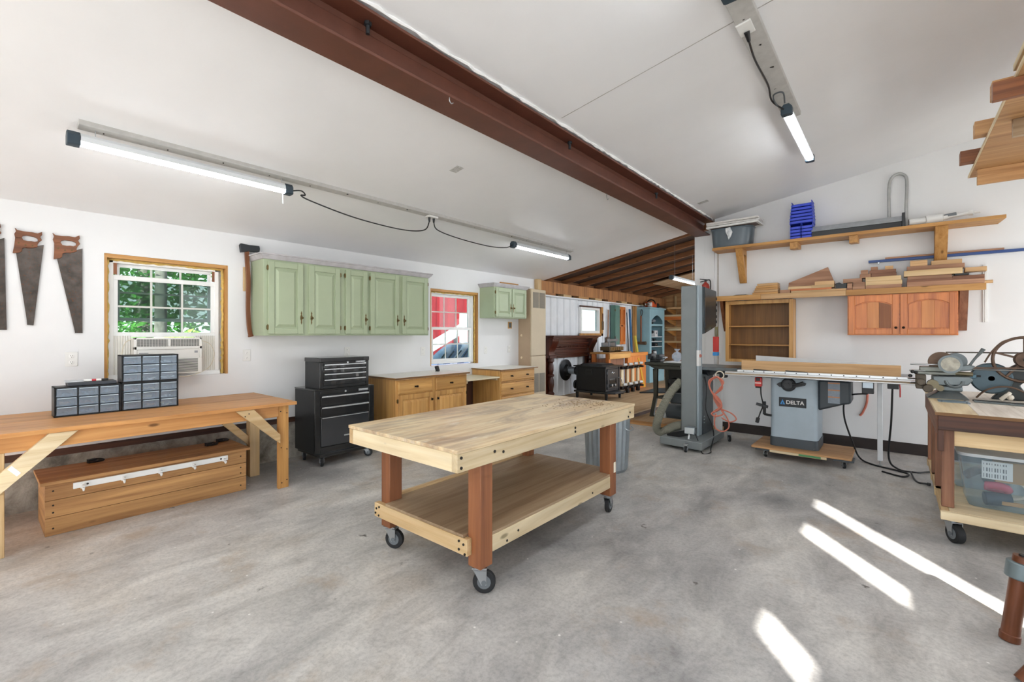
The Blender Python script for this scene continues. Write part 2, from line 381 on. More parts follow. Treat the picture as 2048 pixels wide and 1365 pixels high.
# window 1: lower sash raised above the air conditioner
w1 = thing('window_1', 'white vinyl window with raised sash above the air conditioner', 'window', (-5.3, 1.19, 1.0)); del w1['category']; st(w1)
b = B(w1)
y0, y1, z0, z1 = .775, 1.625, 1.02, 2.06
b.box(-5.34, -5.262, y0, y0 + .035, z0, z1); b.box(-5.34, -5.262, y1 - .035, y1, z0, z1); b.box(-5.34, -5.262, y0, y1, z1 - .03, z1); b.box(-5.34, -5.255, y0 - .01, y1 + .01, z0 - .03, z0 + .02)
b.box(-5.352, -5.30, .745, .79, 1.0, 2.065); b.box(-5.352, -5.30, 1.61, 1.67, 1.0, 2.065); b.build('frame', VINYL, w1, .003)
sash(w1, .83, 1.57, 1.52, 2.03, -5.305, 3, 2, .03, .022, 'upper_sash')
sash(w1, .80, 1.60, 1.375, 1.925, -5.272, 3, 2, .042, .03, 'lower_sash')
for (a, c) in ((.81, .835), (1.57, 1.592)): B(w1).box(-5.285, -5.268, a, c, 1.93, 2.03).build('wood_shim', Wd('redwood', 'z'), w1)
# window 2
w2 = thing('window_2', 'white double-hung window looking onto a red barn', 'window', (-5.3, 4.83, .95)); del w2['category']; st(w2)
b = B(w2); y0, y1, z0, z1 = 4.37, 5.27, .955, 2.04
b.box(-5.34, -5.262, y0, y0 + .035, z0, z1); b.box(-5.34, -5.262, y1 - .035, y1, z0, z1); b.box(-5.34, -5.262, y0, y1, z1 - .03, z1); b.box(-5.34, -5.255, y0, y1, z0, z0 + .035)
b.box(-5.352, -5.30, 4.345, 4.38, .935, 2.04); b.box(-5.352, -5.30, 5.26, 5.312, .935, 2.04); b.build('frame', VINYL, w2, .003)
sash(w2, 4.405, 5.235, 1.47, 2.01, -5.305, 3, 2, .04, .025, 'upper_sash')
sash(w2, 4.40, 5.24, .985, 1.51, -5.272, 3, 2, .042, .028, 'lower_sash')

# back wall, dark base, column, ceiling
b = B(); b.box(-2.03, 2.75, YB, YB + .15, 0.12, 3.95); wb = st(b.build('wall_back', WALL))
B(wb).box(-1.99, -1.978, YB - .004, YB, .2, 2.7).build('panel_joint', M('joint_dirt', '#9c9080', .8, 0, .3, 30), wb)
st(B().box(-2.03, 2.7, YB - .012, YB + .1, 0.0, 0.13).build('baseboard_back', M('dark_base', '#2b211d', .6, 0, .3, 8)))
st(B().box(-2.31, -2.03, YB - .03, YB + .16, 0.06, 2.93).build('trim_2', WALL, bev=.004))
B().box(-2.17, -2.16, YB - .036, YB - .03, .2, 2.8).build('batten', WALL, bpy.data.objects['trim_2'])
b = B(); b.prism([(-5.4, zl(-5.4)), (-2.205, zl(-2.205)), (-2.205, zl(-2.205) + .06), (-5.4, zl(-5.4) + .06)], 'y', -5.2, 7.1); st(b.build('ceiling', CEIL))
b = B(); b.prism([(-2.15, zr(-2.15)), (2.75, zr(2.75)), (2.75, zr(2.75) + .06), (-2.15, zr(-2.15) + .06)], 'y', -5.2, 7.2); cr = st(b.build('ceiling', CEIL))
b = B(cr)
for yy in (2.98, .5): b.prism([(-2.0, zr(-2.0) - .002), (2.7, zr(2.7) - .002), (2.7, zr(2.7) + .001), (-2.0, zr(-2.0) + .001)], 'y', yy, yy + .006)
b.build('panel_joint', M('ceiling_joint', '#a9a7a3', .8), cr)
# torn white caulk line along the beam
pts = [(-2.045 + random.uniform(-.004, .004), -3 + q * .05, zr(-2.05) - .004 + random.uniform(-.005, .004)) for q in range(201)]
B(cr).tube(pts, .012, 6, lambda t: .005 + .012 * random.random()).build('caulk_bead', M('caulk', '#eeeeec', .6), cr)
# faint stickers on the ceiling
for (x, y, s) in ((-2.95, 2.75, .10), (-1.9, 6.1, .12)):
    f = zl if x < -2.2 else zr
    B().hexa([(x - s/2, y - .04, f(x - s/2) - .004), (x + s/2, y - .04, f(x + s/2) - .004), (x + s/2, y + .04, f(x + s/2) - .004), (x - s/2, y + .04, f(x - s/2) - .004)] +
             [(x - s/2, y - .04, f(x - s/2) + .001), (x + s/2, y - .04, f(x + s/2) + .001), (x + s/2, y + .04, f(x + s/2) + .001), (x - s/2, y + .04, f(x - s/2) + .001)]).build('board_sticker', M('sticker', '#c3c2bf', .6, 0, .3, 60), cr)
# right wall: narrow lights sized to sun patches; front wall: opening added for daylight
# (two wide right-wall openings added for sky fill, with slabs outside blocking sun)
b = B(); lights = [(-4.6, -2.5, 0.0, 2.3), (3.3, 6.8, 0.3, 2.55), (.52, .79, 1.45, 2.317), (-.11, .16, 1.89, 2.317), (-1.48, -1.22, 2.12, 2.317)]
ys = [-5.2] + [q for w in sorted(lights) for q in w[:2]] + [7.2]
for k in range(0, len(ys), 2): b.box(2.6, 2.64, ys[k], ys[k + 1], 0.0, 3.95)
for w in lights: b.box(2.6, 2.64, w[0], w[1], 0, w[2]); b.box(2.6, 2.64, w[0], w[1], w[3], 3.95)
st(b.build('wall_right', WALL))
st(B().box(2.66, 5.6, -5.2, -2.3, 2.5, 2.6).build('roof_side_canopy', WALL)); st(B().box(2.66, 5.4, .9, 7.4, 2.62, 2.72).build('roof_porch', WALL))  # unseen slabs added to keep direct sun out of the fill openings
b = B(); b.box(-5.4, -1.9, -5.2, -5.05, 0, 3.95); b.box(2.2, 2.75, -5.2, -5.05, 0, 3.95); b.box(-1.9, 2.2, -5.2, -5.05, 3.0, 3.95)
st(b.build('wall_front', WALL))
# steel I-beam
BEAM = M('beam_paint', '#643a2b', .5, .1, .12, 7, .1)
bt = thing('steel_beam', 'brown painted steel I-beam running the length of the sloped ceiling', 'beam', (-2.195, 1, 2.87)); del bt['category']; bt['kind'] = 'structure'
b = B(bt); b.box(-2.30, -2.09, -5.1, 7.06, 2.86, 2.878); b.box(-2.20, -2.188, -5.1, 7.06, 2.878, 3.062); b.box(-2.30, -2.05, -5.1, 7.06, 3.048, 3.064)
for sx in (1, -1):
    xw = -2.188 if sx > 0 else -2.20
    b.prism([(xw, 2.878), (xw + sx * .022, 2.878), (xw, 2.90)], 'y', -5.1, 7.06); b.prism([(xw, 3.048), (xw + sx * .022, 3.048), (xw, 3.026)], 'y', -5.1, 7.06)
b.build('profile', BEAM, bt, .003)
bo = B(bt); bo.cyl((-2.13, 1.35, 3.048), (-2.13, 1.35, 3.03), .02, n=6); bo.cyl((-2.13, 1.35, 3.03), (-2.13, 1.35, 2.985), .011, n=10); bo = bo.build('bolt', IRON, bt)
cp(bo, (0, 1.95, 0)); cp(bo, (0, 3.8, 0))
B(bt).tube(bez([(-2.10, 1.9, 2.862), (-2.10, 1.9, 2.84), (-2.10, 1.915, 2.828), (-2.10, 1.93, 2.838)], 6), .003, 6).build('hook', STEEL, bt)
B(bt).tube(bez([(-2.29, 4.25, 2.862), (-2.29, 4.25, 2.83), (-2.29, 4.265, 2.80), (-2.29, 4.285, 2.815)], 6), .004, 6).build('hook', STEEL, bt)
# ---- rear room shell
WHM = M('white_metal_siding', '#e6e9ec', .4, 0, .04)
poly = [(-5.30, 7.0)]; y = 7.02
while y < 13.3:
    poly += [(-5.26, y), (-5.26, y + .17), (-5.235, y + .19), (-5.235, y + .215), (-5.26, y + .235)]; y += .235
poly += [(-5.30, 13.4)]
b = B(); cut = (8.56, 9.40, 1.42, 2.0)
def part_poly(y0, y1): return [(-5.30, y0)] + [(x, y) for x, y in poly[1:-1] if y0 <= y <= y1] + [(-5.30, y1)]
b.prism(part_poly(7.0, cut[0]), 'z', .14, 2.17); b.prism(part_poly(cut[1], 13.4), 'z', .14, 2.17)
b.prism(part_poly(cut[0], cut[1]), 'z', .14, cut[2]); b.prism(part_poly(cut[0], cut[1]), 'z', cut[3], 2.17)
wr = st(b.build('wall_rear_left', WHM, ang=20))
st(B().box(-5.4, -1.0, 13.2, 13.35, 0.0, 3.6).build('wall_rear', Wd('plyold', 'x', scale=.5)))
b = B(); b.box(-1.15, -1.0, 7.2, 7.9, 0, 3.6); b.box(-1.15, -1.0, 11.9, 13.2, 0, 3.6); b.box(-1.15, -1.0, 7.9, 11.9, 2.5, 3.6); st(b.build('wall_rear_right', WALL))  # unseen side wall; wide opening added to let daylight into the rear
# window 3
w3 = thing('window_3', 'small white window high in the ribbed metal wall', 'window', (-5.3, 8.98, 1.42)); del w3['category']; st(w3)
b = B(w3); b.box(-5.34, -5.24, 8.56, 8.61, 1.42, 2.0); b.box(-5.34, -5.24, 9.35, 9.40, 1.42, 2.0); b.box(-5.34, -5.24, 8.61, 9.35, 1.95, 2.0); b.box(-5.34, -5.24, 8.61, 9.35, 1.42, 1.48); b.build('frame', VINYL, w3, .003)
B(w3).box(-5.30, -5.296, 8.61, 9.35, 1.48, 1.95).build('pane', GLASS, w3)
b = B(w3); b.box(-5.24, -5.20, 9.40, 9.48, 1.36, 2.03); b.box(-5.24, -5.20, 8.5, 9.48, 1.36, 1.42); b.build('casing', Wd('shelf', 'z'), w3)
B(w3).box(-5.24, -5.215, 8.5, 9.40, 2.0, 2.03).build('dark_head', Wd('dark', 'y'), w3)
# post, header, ledge with blocks
po = st(B().box(-5.25, -5.13, 6.84, 6.97, 0.0, 2.44).build('trim_3', Wd('pine', 'z'), bev=.004))
hd = st(B().box(-5.3, -5.16, 6.97, 13.2, 2.21, 2.43).build('trim_4', Wd('header', 'z', True, .7)))
B(hd).box(-5.3, -5.12, 6.97, 13.2, 2.135, 2.16).build('ledge', WHM, hd)
B(hd).box(-5.32, -5.295, 6.97, 13.2, 2.13, 2.23).build('backing_board', Wd('deck', 'y'), hd)  # added dark board, stops daylight leaking between the blocks
y = 7.05; k = 0
while y < 12.6:
    l = .42 if k % 2 == 0 else .30
    B(hd).box(-5.29, -5.15, y, y + l, 2.162, 2.208).build('block', Wd(('header', 'pine', 'chest', 'pine')[k % 4], 'y'), hd, centre=True)
    y += l + .28; k += 1
# roof deck and rafters of the rear room (same slope as the ceiling)
b = B(); b.prism([(-5.5, zl(-5.5) + .084), (-0.9, zl(-.9) + .084), (-.9, zl(-.9) + .12), (-5.5, zl(-5.5) + .12)], 'y', 7.0, 13.4); rr = st(b.build('ceiling_rear', Wd('deck', 'x', scale=.5)))  # dark deck colour stands in for shade between the rafters
y = 7.2
while y < 13.2:
    x0, x1 = -5.3, -1.15
    B(rr).prism([(x0, zl(x0) - .005), (x1, zl(x1) - .005), (x1, zl(x1) + .085), (x0, zl(x0) + .085)], 'y', y, y + .045).build('rafter', Wd('rafter', 'x', True), rr, centre=True)
    y += .67
B(rr).box(-5.33, -5.28, 7.0, 13.3, 2.43, 2.70).build('eave_blocking', Wd('rafter', 'y'), rr)
# plywood soffit sheets under the far rafters
for k, yy in enumerate((10.2, 10.85, 11.5, 12.15)):
    x0, x1 = -4.3, -1.3
    B(rr).prism([(x0, zl(x0) - .03), (x1, zl(x1) - .03), (x1, zl(x1) - .012), (x0, zl(x0) - .012)], 'y', yy, yy + .63).build('soffit_board', Wd('greyply', 'x'), rr, centre=True)
# ceiling mounting strips
STRIP = M('strip_grey', '#bcbab6', .6, 0, .08, 20)
def strip(name, x, y0, y1, f, w=.055, h=.03):
    b = B(); b.hexa([(x - w, y0, f(x - w) - h), (x + w, y0, f(x + w) - h), (x + w, y1, f(x + w) - h), (x - w, y1, f(x - w) - h), (x - w, y0, f(x - w) + .01), (x + w, y0, f(x + w) + .01), (x + w, y1, f(x + w) + .01), (x - w, y1, f(x - w) + .01)])
    o = st(b.build(name, STRIP, bev=.003)); yy = y0 + .12
    s = None
    while yy < y1:
        q = B(o).cyl((x + random.uniform(-.03, .03), yy, f(x) - h - .002), (x, yy, f(x) - h + .006), .005, n=6); q.build('screw', SCREW, o); yy += .33
    return o
strip('trim_5', -3.80, .42, 5.95, zl, .035); strip('trim_6', -.68, 1.2, 4.6, zr, .06)
# ================================================================== OUTSIDE THE WINDOWS
GR = M('gravel_ground', '#a09d96', .9, 0, .2, 3)  # grey picked so the light it bounces indoors stays neutral
st(B().box(-40, 30, -40, 40, -.35, -.16).build('ground', GR))
def leafmat(name, c):
    if name in MATS: return MATS[name]
    m, t, b, o = _new(name); v = _coord(t)
    n = _noise(t, v, 3.0, 3); c = lin(c)
    out = _ramp(t, n, [(0.3, mulc(c, .55)), (0.5, c), (0.72, mulc(c, 1.7))]); t.links.new(out, b.inputs['Base Color']); b.inputs['Roughness'].default_value = .5
    tl = t.nodes.new('ShaderNodeBsdfTranslucent'); t.links.new(out, tl.inputs[0]); mx = t.nodes.new('ShaderNodeMixShader'); mx.inputs[0].default_value = .4
    t.links.new(b.outputs[0], mx.inputs[1]); t.links.new(tl.outputs[0], mx.inputs[2]); t.links.new(mx.outputs[0], o.inputs[0]); MATS[name] = m; return m
BARK = M('bark', '#6e6a62', .9, 0, .35, 14, .8)
def leaves(b, c, rad, n, size, rng):
    for _ in range(n):
        while True:
            p = Vector((rng.uniform(-1, 1), rng.uniform(-1, 1), rng.uniform(-1, 1)))
            if .25 < p.length < 1: break
        p = Vector(c) + Vector((p.x * rad[0], p.y * rad[1], p.z * rad[2])); s = size * rng.uniform(.6, 1.3)
        m = Euler((rng.uniform(-1.0, 1.0), rng.uniform(-1.0, 1.0), rng.uniform(0, 6.28))).to_matrix()
        b.add([p + m @ Vector(q) * s for q in ((0, -1, 0), (.45, -.2, .08), (.3, .5, .05), (0, 1, -.1), (-.3, .5, .05), (-.45, -.2, .08))], [(0, 1, 2, 3, 4, 5)])
rng = random.Random(3)
def tree(x, y, h, r, rad, n, size, col, label, z0=1.0):
    T = thing('tree', label, 'tree', (x, y, -.16), 0, 'trees outside the windows')
    b = B(T); b.tube(bez([(x, y, -.16), (x + .08, y, h * .4), (x - .05, y + .1, h * .75), (x, y, h)], 6), r, 10, lambda t: r * (1 - .6 * t))
    for k in range(5):
        a = k * 1.3; zz = h * (.35 + .12 * k); b.tube([(x, y, zz), (x + math.cos(a) * rad * .5, y + math.sin(a) * rad * .5, zz + .5), (x + math.cos(a) * rad * .8, y + math.sin(a) * rad * .8, zz + .7)], r * .3, 6)
    b.build('trunk', BARK, T)
    f = B(T)
    for k in range(6):
        c = (x + rng.uniform(-.5, .5) * rad, y + rng.uniform(-.5, .5) * rad, z0 + (h - z0) * (k + .5) / 6); leaves(f, c, (rad * .75, rad * .75, (h - z0) / 5), n // 6, size, rng)
    f.build('foliage', leafmat('leaf_' + col, col), T, ang=180)
tree(-9.2, 2.0, 7.5, .095, .9, 1800, .065, '#3f7a34', 'tree with grey trunk seen in the middle of the air conditioner window', 2.6)
tree(-12.6, .9, 8, .14, 1.4, 6000, .085, '#4f8f3a', 'bright green tree at the left of the air conditioner window', .4)
tree(-12.6, 4.55, 8, .12, 1.4, 6000, .085, '#376f30', 'dark green tree at the right of the air conditioner window', .4)
tree(-17.0, 3.3, 10, .2, 2.0, 6000, .12, '#5f9f48', 'tall pale green tree far behind the air conditioner window', .2)
tree(-17.0, 8.5, 10, .2, 2.0, 3000, .13, '#447a3a', 'tall green tree far to the right of the air conditioner window', .2)
tree(-17.0, -1.9, 9, .2, 2.0, 4000, .13, '#4a8440', 'tall green tree far to the left of the air conditioner window', .2)
for (x, y, s, lab) in ((-6.9, .78, .42, 'leafy lime shrub just outside the air conditioner window, left'), (-7.1, 1.78, .42, 'leafy lime shrub just outside the air conditioner window, right')):
    T = thing('shrub', lab, 'shrub', (x, y, -.16)); f = B(T); leaves(f, (x, y, .95), (s, s, .5), 420, .085, rng); f.build('foliage', leafmat('leaf_lime', '#a4c94e'), T, ang=180)
    b = B(T)
    for k in range(5): a = k * 1.25; b.tube([(x, y, -.16), (x + math.cos(a) * .2, y + math.sin(a) * .2, .9)], .012, 6)
    b.build('stems', BARK, T)
# red barn
RED = M('barn_red', '#93202a', .6, 0, .12, 4)
T = thing('barn', 'red board-and-batten barn with white corner board outside the window', 'building', (-9.6, 8.6, -.16))
B(T).box(-12.5, -9.62, 6.6, 13.5, -.16, 4.2).build('walls', RED, T)
y = 6.62
while y < 13.4: B(T).box(-9.62, -9.585, y, y + .2, -.16, 4.2).build('board', RED, T, centre=True); y += .34
B(T).box(-9.62, -9.56, 9.05, 9.35, -.16, 2.0).build('corner_board', WHITE, T)
b = B(T); b.prism([(-12.8, 4.1), (-9.3, 4.1), (-11.05, 5.6)], 'y', 6.45, 13.7); b.build('roof', M('roof_grey', '#8b8d90', .7), T)
# pale boat hulls leaning between the barn and the window
BH = [('#8fa3b8', 'pale blue'), ('#5f7a98', 'slate blue'), ('#b9c2ca', 'silver grey'), ('#4f6a88', 'deep blue'), ('#9aaec0', 'misty blue')]
for k, (c, nm) in enumerate(BH):
    x = -6.1 - k * .26; y = -x * (.833 + .157 * (.1 + .2 * k)) + .05
    T = thing('kayak', '%s kayak hull leaning outside the barn window' % nm, 'kayak', (x, y, -.16))
    pts = bez([(x, y - .75, -.12), (x, y - .35, .45), (x, y + .02, .95), (x, y + .40, 1.22)], 8)
    B(T).tube(pts, .1, 14, lambda t: .02 + .10 * math.sin(math.pi * min(1, max(0, t))) ** .6).build('hull', M('hull_' + nm.replace(' ', '_'), c, .35), T)
    B(T).tube([p + Vector((.10, 0, .04)) for p in pts[6:19]], .014, 6).build('coaming', BLK, T)
T = thing('trailer', 'white flat trailer bed tilted in front of the red barn', 'trailer', (-8.6, 7.6, -.16))
B(T).obox((-8.5, 7.5, 1.28), (.5, 1.9, .09), (24, 0, 0)).build('bed', M('white_paint', '#c9d0d5', .5), T, .01)
b = B(T)
for yy in (7.1, 7.9): b.bar((-8.5, yy, -.16), (-8.5, yy, 1.25 + (yy - 7.5) * .44), .08, .08, (0, 1, 0))
b.build('frame', M('white_paint'), T)
for yy in (7.0, 8.0): B(T).cyl((-8.36, yy, .12), (-8.24, yy, .12), .28, n=20).build('wheel', RUB, T)
# ================================================================== LEFT SIDE OF THE WORKSHOP
def caster(T, x, y, z, r, w=.03, ang=0, name='caster', fork=None, topz=None):
    """swivel caster: plate + fork, wheel as sub-part; z is the underside it is fixed to"""
    fork = fork or STEEL; c, s = math.cos(R(ang)), math.sin(R(ang)); t = Vector((c, s, 0)); n = Vector((-s, c, 0))
    P = Vector((x, y, 0)); ax = P + t * (r * .35) + Vector((0, 0, r))
    b = B(T); b.obox((x, y, z - .004), (r * 1.3, r * 1.3, .008), (0, 0, ang)); b.cyl((x, y, z - .008), (x, y, z - .022), r * .42)
    for sg in (1, -1):
        o = n * (sg * (w / 2 + .006)); k = n * (.004 * sg)
        q = [P + t * (r * -.55) + Vector((0, 0, z - .02)), P + t * (r * .6) + Vector((0, 0, z - .02)), ax + t * (r * .22) - Vector((0, 0, r * .2)), ax - t * (r * .22) - Vector((0, 0, r * .2))]
        b.add([p + o for p in q] + [p + o + k for p in q], [(0, 1, 2, 3), (7, 6, 5, 4), (0, 4, 5, 1), (1, 5, 6, 2), (2, 6, 7, 3), (3, 7, 4, 0)])
    b.obox(P + Vector((0, 0, z - .021)), (r * 1.15, w + .02, .006), (0, 0, ang))
    o = b.build(name, fork, T)
    wb = B(o, org=o['_w']); wb.cyl(ax - n * (w / 2), ax + n * (w / 2), r, n=24)
    wh = wb.build('wheel', RUB, o, .004)
    hb = B(o, org=o['_w']); hb.cyl(ax - n * (w / 2 + .012), ax + n * (w / 2 + .012), r * .22, n=10); hb.cyl(ax - n * (w / 2 + .002), ax + n * (w / 2 + .002), r * .6, n=16)
    hb.build('hub', M('hub_grey', '#6f7478', .5), o)
    return o
# ---- long wall bench
T = thing('workbench', 'long orange-stained wooden wall bench with diagonal braces below the window', 'workbench', (-4.7, .9, 0))
B(T).box(-5.19, -4.70, -.9, 1.93, .755, .785).build('top_board', Wd('bench', 'y'), T, .003)
B(T).box(-4.698, -4.20, -.9, 1.93, .755, .785).build('top_board', Wd('bench', 'y'), T, .003)
B(T).box(-4.29, -4.255, -.9, 1.79, .655, .754).build('apron', Wd('bench', 'y', True), T, .003)
B(T).box(-5.19, -5.15, -.9, 1.86, .655, .754).build('rear_apron', Wd('bench', 'y'), T, .003)
B(T).box(-5.15, -4.29, 1.80, 1.835, .665, .754).build('end_rail', Wd('bench', 'x'), T, .003)
B(T).box(-4.30, -4.262, 1.792, 1.882, 0, .754).build('leg', Wd('shelf', 'z', True), T, .003)
B(T).box(-4.92, -4.88, 1.76, 1.85, 0, .655).build('leg', Wd('pine', 'z'), T, .003)
B(T).box(-4.87, -4.83, 1.76, 1.85, 0, .655).build('leg', Wd('pine', 'z'), T, .003)
B(T).box(-4.30, -4.262, .05, .138, 0, .655).build('leg', Wd('pine', 'z'), T, .003)
B(T).box(-4.93, -4.89, .03, .12, 0, .655).build('leg', Wd('pine', 'z'), T, .003)
def brace(ya, za, yb, zb, x, w=.09):
    d = Vector((0, yb - ya, zb - za)).normalized(); n = Vector((0, -d.z, d.y)) * (w / 2)
    a, c = Vector((0, ya, za)), Vector((0, yb, zb)); pts = [a - n, c - n, c + n, a + n]
    return [(p.y, p.z) for p in pts]
def clipz(poly, zmax): return [(y, min(z, zmax)) for y, z in poly]
B(T).prism([(1.43, .752), (1.57, .752), (1.79, .50), (1.79, .42)], 'x', -4.254, -4.218).build('brace', Wd('pine', 'y', True), T, .002)
B(T).prism([(1.43, .654), (1.52, .654), (1.76, .40), (1.76, .31)], 'x', -4.90, -4.865).build('brace', Wd('pine', 'y'), T, .002)
B(T).prism([(.33, .752), (.47, .752), (.10, .395), (.02, .44)], 'x', -4.254, -4.218).build('brace', Wd('pinepale', 'y', True), T, .002)
B(T).prism([(.148, .56), (.166, .578), (.206, .525), (.188, .507)], 'x', -4.2185, -4.2165).build('tape_mark', M('tape_white', '#f4f4f2', .5), T)
for (y, z) in ((1.81, .70), (1.865, .68), (1.865, .35), (1.815, .37), (1.865, .07), (1.82, .05), (1.53, .72), (1.50, .70)):
    B(T).cyl((-4.262 if y > 1.75 else -4.218, y, z), (-4.258 if y > 1.75 else -4.2145, y, z), .005, n=8).build('screw', SCREW, T)
# ---- low plank chest under the bench
T = thing('chest', 'low wooden plank chest with a white hook rail, under the wall bench', 'chest', (-4.7, .97, 0))
CH = Wd('chest', 'y', True); zz = [0.0, .125, .245, .355]
for k in range(3): B(T).box(-4.50, -4.475, .33, 1.60, zz[k] + .0015, zz[k + 1] - .0015).build('front_plank', CH, T, .0015)
for y in (.33, 1.578): B(T).box(-4.93, -4.502, y, y + .022, 0, .355).build('end_panel', Wd('chest', 'x'), T, .002)
B(T).box(-4.95, -4.93, .33, 1.60, 0, .355).build('back_panel', CH, T, .002)
B(T).box(-4.93, -4.502, .353, 1.577, .01, .03).build('bottom_panel', CH, T)
for k, (a, c) in enumerate(((-4.95, -4.80), (-4.799, -4.64), (-4.639, -4.455))):
    B(T).box(a, c, .305, 1.625, .357, .38).build('lid_plank', Wd('chest', 'y', True), T, .003)
for y in (.37, 1.555):
    for z in (.05, .16, .21, .31): B(T).cyl((-4.475, y, z), (-4.473, y, z), .006, n=8).build('nail', SCREW, T)
# white rail with hooks
rail = B(T).box(-4.474, -4.462, .47, 1.45, .300, .342).build('hook_rail', WHITE, T, .002, label='white rail with five hooks')
hk = None
for k, y in enumerate((.52, .745, .97, 1.195, 1.42)):
    if hk is None:
        b = B(rail, org=rail['_w']); b.box(-4.462, -4.457, y - .012, y + .012, .295, .33); b.tube(bez([(-4.457, y, .318), (-4.43, y, .322), (-4.415, y, .318)], 5), .006, 6); b.tube(bez([(-4.457, y, .302), (-4.43, y, .286), (-4.417, y, .295), (-4.414, y, .308)], 5), .006, 6)
        hk = b.build('hook', WHITE, rail)
    else: cp(hk, (0, y - .52, 0))
for y in (.545, 1.395): B(rail, org=rail['_w']).cyl((-4.462, y, .321), (-4.459, y, .321), .007, n=10).build('screw', SCREW, rail)
# dark plugs lying on the chest lid
for (y, x, lab) in ((.62, -4.88, 'small dark cord plug on the left of the chest lid'), (1.40, -4.80, 'small dark cord plug on the right of the chest lid'), (1.52, -4.90, 'coiled dark cord against the foundation behind the chest lid')):
    b = B(); b.tube(bez([(x, y, .392), (x - .02, y + .03, .40), (x + .01, y + .07, .393), (x + .03, y + .03, .391), (x + .02, y - .02, .392)], 6), .008, 8); b.obox((x, y, .396), (.03, .05, .03), (0, 0, 20))
    solo('cord_plug', b, BLK, lab, 'plug')
# ---- parts organisers
DRW = glass('clear_drawer', (.90, .94, .97), 1, .34, '#b4c4d4')
def organiser(y0, y1, z0, label, seed):
    rg = random.Random(seed); x1, x0 = -4.72, -4.88; z1 = z0 + .222
    T = thing('parts_organiser', label, 'organiser', (-4.8, (y0 + y1) / 2, z0), 0, 'black parts organisers on the bench')
    b = B(T); t = .008
    b.box(x0, x1, y0, y1, z0, z0 + t); b.box(x0, x1, y0, y1, z1 - t, z1); b.box(x0, x1, y0, y0 + t, z0, z1); b.box(x0, x1, y1 - t, y1, z0, z1); b.box(x0, x0 + t, y0, y1, z0, z1)
    w = (y1 - y0 - 2 * t) / 3; h = (z1 - z0 - 2 * t) / 3
    for k in (1, 2): b.box(x0, x1, y0 + t + w * k - .003, y0 + t + w * k + .003, z0, z1); b.box(x0, x1 - .012, y0, y1, z0 + t + h * k - .0015, z0 + t + h * k + .0015)
    b.build('case', BLK, T, .001)
    cols = ['#c9b48a', '#d9dde0', '#8e3b34', '#6a7c94', '#c47a4a', '#eceae4', '#50545a', '#b9975a', '#4b6a9b']
    for r in range(3):
        for c in range(3):
            a0 = y0 + t + w * c + .005; a1 = a0 + w - .010; q0 = z0 + t + h * r + .003; q1 = q0 + h - .006
            d = B(T); d.box(x1 - .004, x1, a0, a1, q0, q1); d.box(x0 + .015, x1 - .004, a0, a1, q0, q0 + .002)
            d = d.build('drawer', DRW, T)
            B(d, org=d['_w']).box(x1, x1 + .012, a0 + .004, a1 - .004, q1 - .007, q1 - .003).build('drawer_lip', M('lip_clear', '#cfdbe4', .2), d)
            n = B(d, org=d['_w'])
            for _ in range(rg.randint(4, 9)):
                px, py = rg.uniform(x0 + .04, x1 - .03), rg.uniform(a0 + .02, a1 - .02); L = rg.uniform(.008, .022)
                n.obox((px, py, q0 + .006 + rg.uniform(0, .014)), (L * 1.6, L, .008), (rg.uniform(-20, 20), rg.uniform(-20, 20), rg.uniform(0, 180)))
            cc = rg.choice(cols)
            n.build('contents', M('hardware_' + cc[1:], cc, .5), d, kind='stuff')
    return T
organiser(.395, .772, .786, 'black organiser of nine clear drawers, left one under the flat case', 1)
organiser(.776, 1.153, .786, 'black organiser of nine clear drawers, lower right one standing on the bench', 2)
organiser(.776, 1.153, 1.009, 'black organiser of nine clear drawers stacked on top of another', 3)
T = thing('flat_case', 'flat dark plastic case lying on the left parts organiser', 'case', (-4.8, .6, 1.009))
B(T).box(-4.88, -4.74, .47, .75, 1.009, 1.035).build('base', M('case_grey', '#3d4147', .45), T, .004); B(T).box(-4.875, -4.745, .46, .56, 1.036, 1.046).build('lid', M('case_clear', '#b9bec2', .3), T, .003)
T = thing('marker', 'thin marker pen with a red band on the flat dark case', 'marker', (-4.76, .62, 1.036))
B(T).cyl((-4.762, .56, 1.0455), (-4.752, .66, 1.0455), .0090, n=10).build('barrel', WHITE, T); B(T).cyl((-4.757, .605, 1.0455), (-4.755, .63, 1.0455), .0094, n=10).build('band', M('band_red', '#b5353f', .4), T); B(T).cyl((-4.752, .66, 1.0455), (-4.748, .70, 1.0455), .0094, n=10).build('cap', BLK, T)
# ---- air conditioner in window 1
T = thing('air_conditioner', 'white window air conditioner behind the stacked drawer organisers', 'air conditioner', (-5.15, 1.17, 1.03))
ACW = M('ac_white', '#eceae4', .45, 0, .02)
B(T).box(-5.60, -5.12, .93, 1.42, 1.04, 1.365).build('housing', ACW, T, .006)
b = B(T); b.box(-5.12, -5.085, .92, 1.43, 1.035, 1.18); b.box(-5.12, -5.085, .92, 1.43, 1.262, 1.29); b.box(-5.12, -5.085, .92, 1.43, 1.352, 1.37); b.box(-5.12, -5.085, .92, .94, 1.18, 1.37); b.box(-5.12, -5.085, 1.41, 1.43, 1.18, 1.37); b.box(-5.12, -5.09, .94, 1.41, 1.18, 1.262); b.box(-5.12, -5.085, 1.165, 1.185, 1.29, 1.352)
b.build('front_panel', ACW, T, .003)
B(T).box(-5.118, -5.112, .94, 1.41, 1.29, 1.352).build('vent_back', M('vent_dark', '#4b4a47', .6), T)
b = B(T)
for k in range(7): z = 1.296 + k * .008; b.box(-5.108, -5.09, .94, 1.41, z, z + .0025)
for k in range(22): y = .945 + k * .0212; b.box(-5.112, -5.106, y, y + .003, 1.29, 1.352)
b.build('louvres', ACW, T, kind='stuff')
b = B(T)
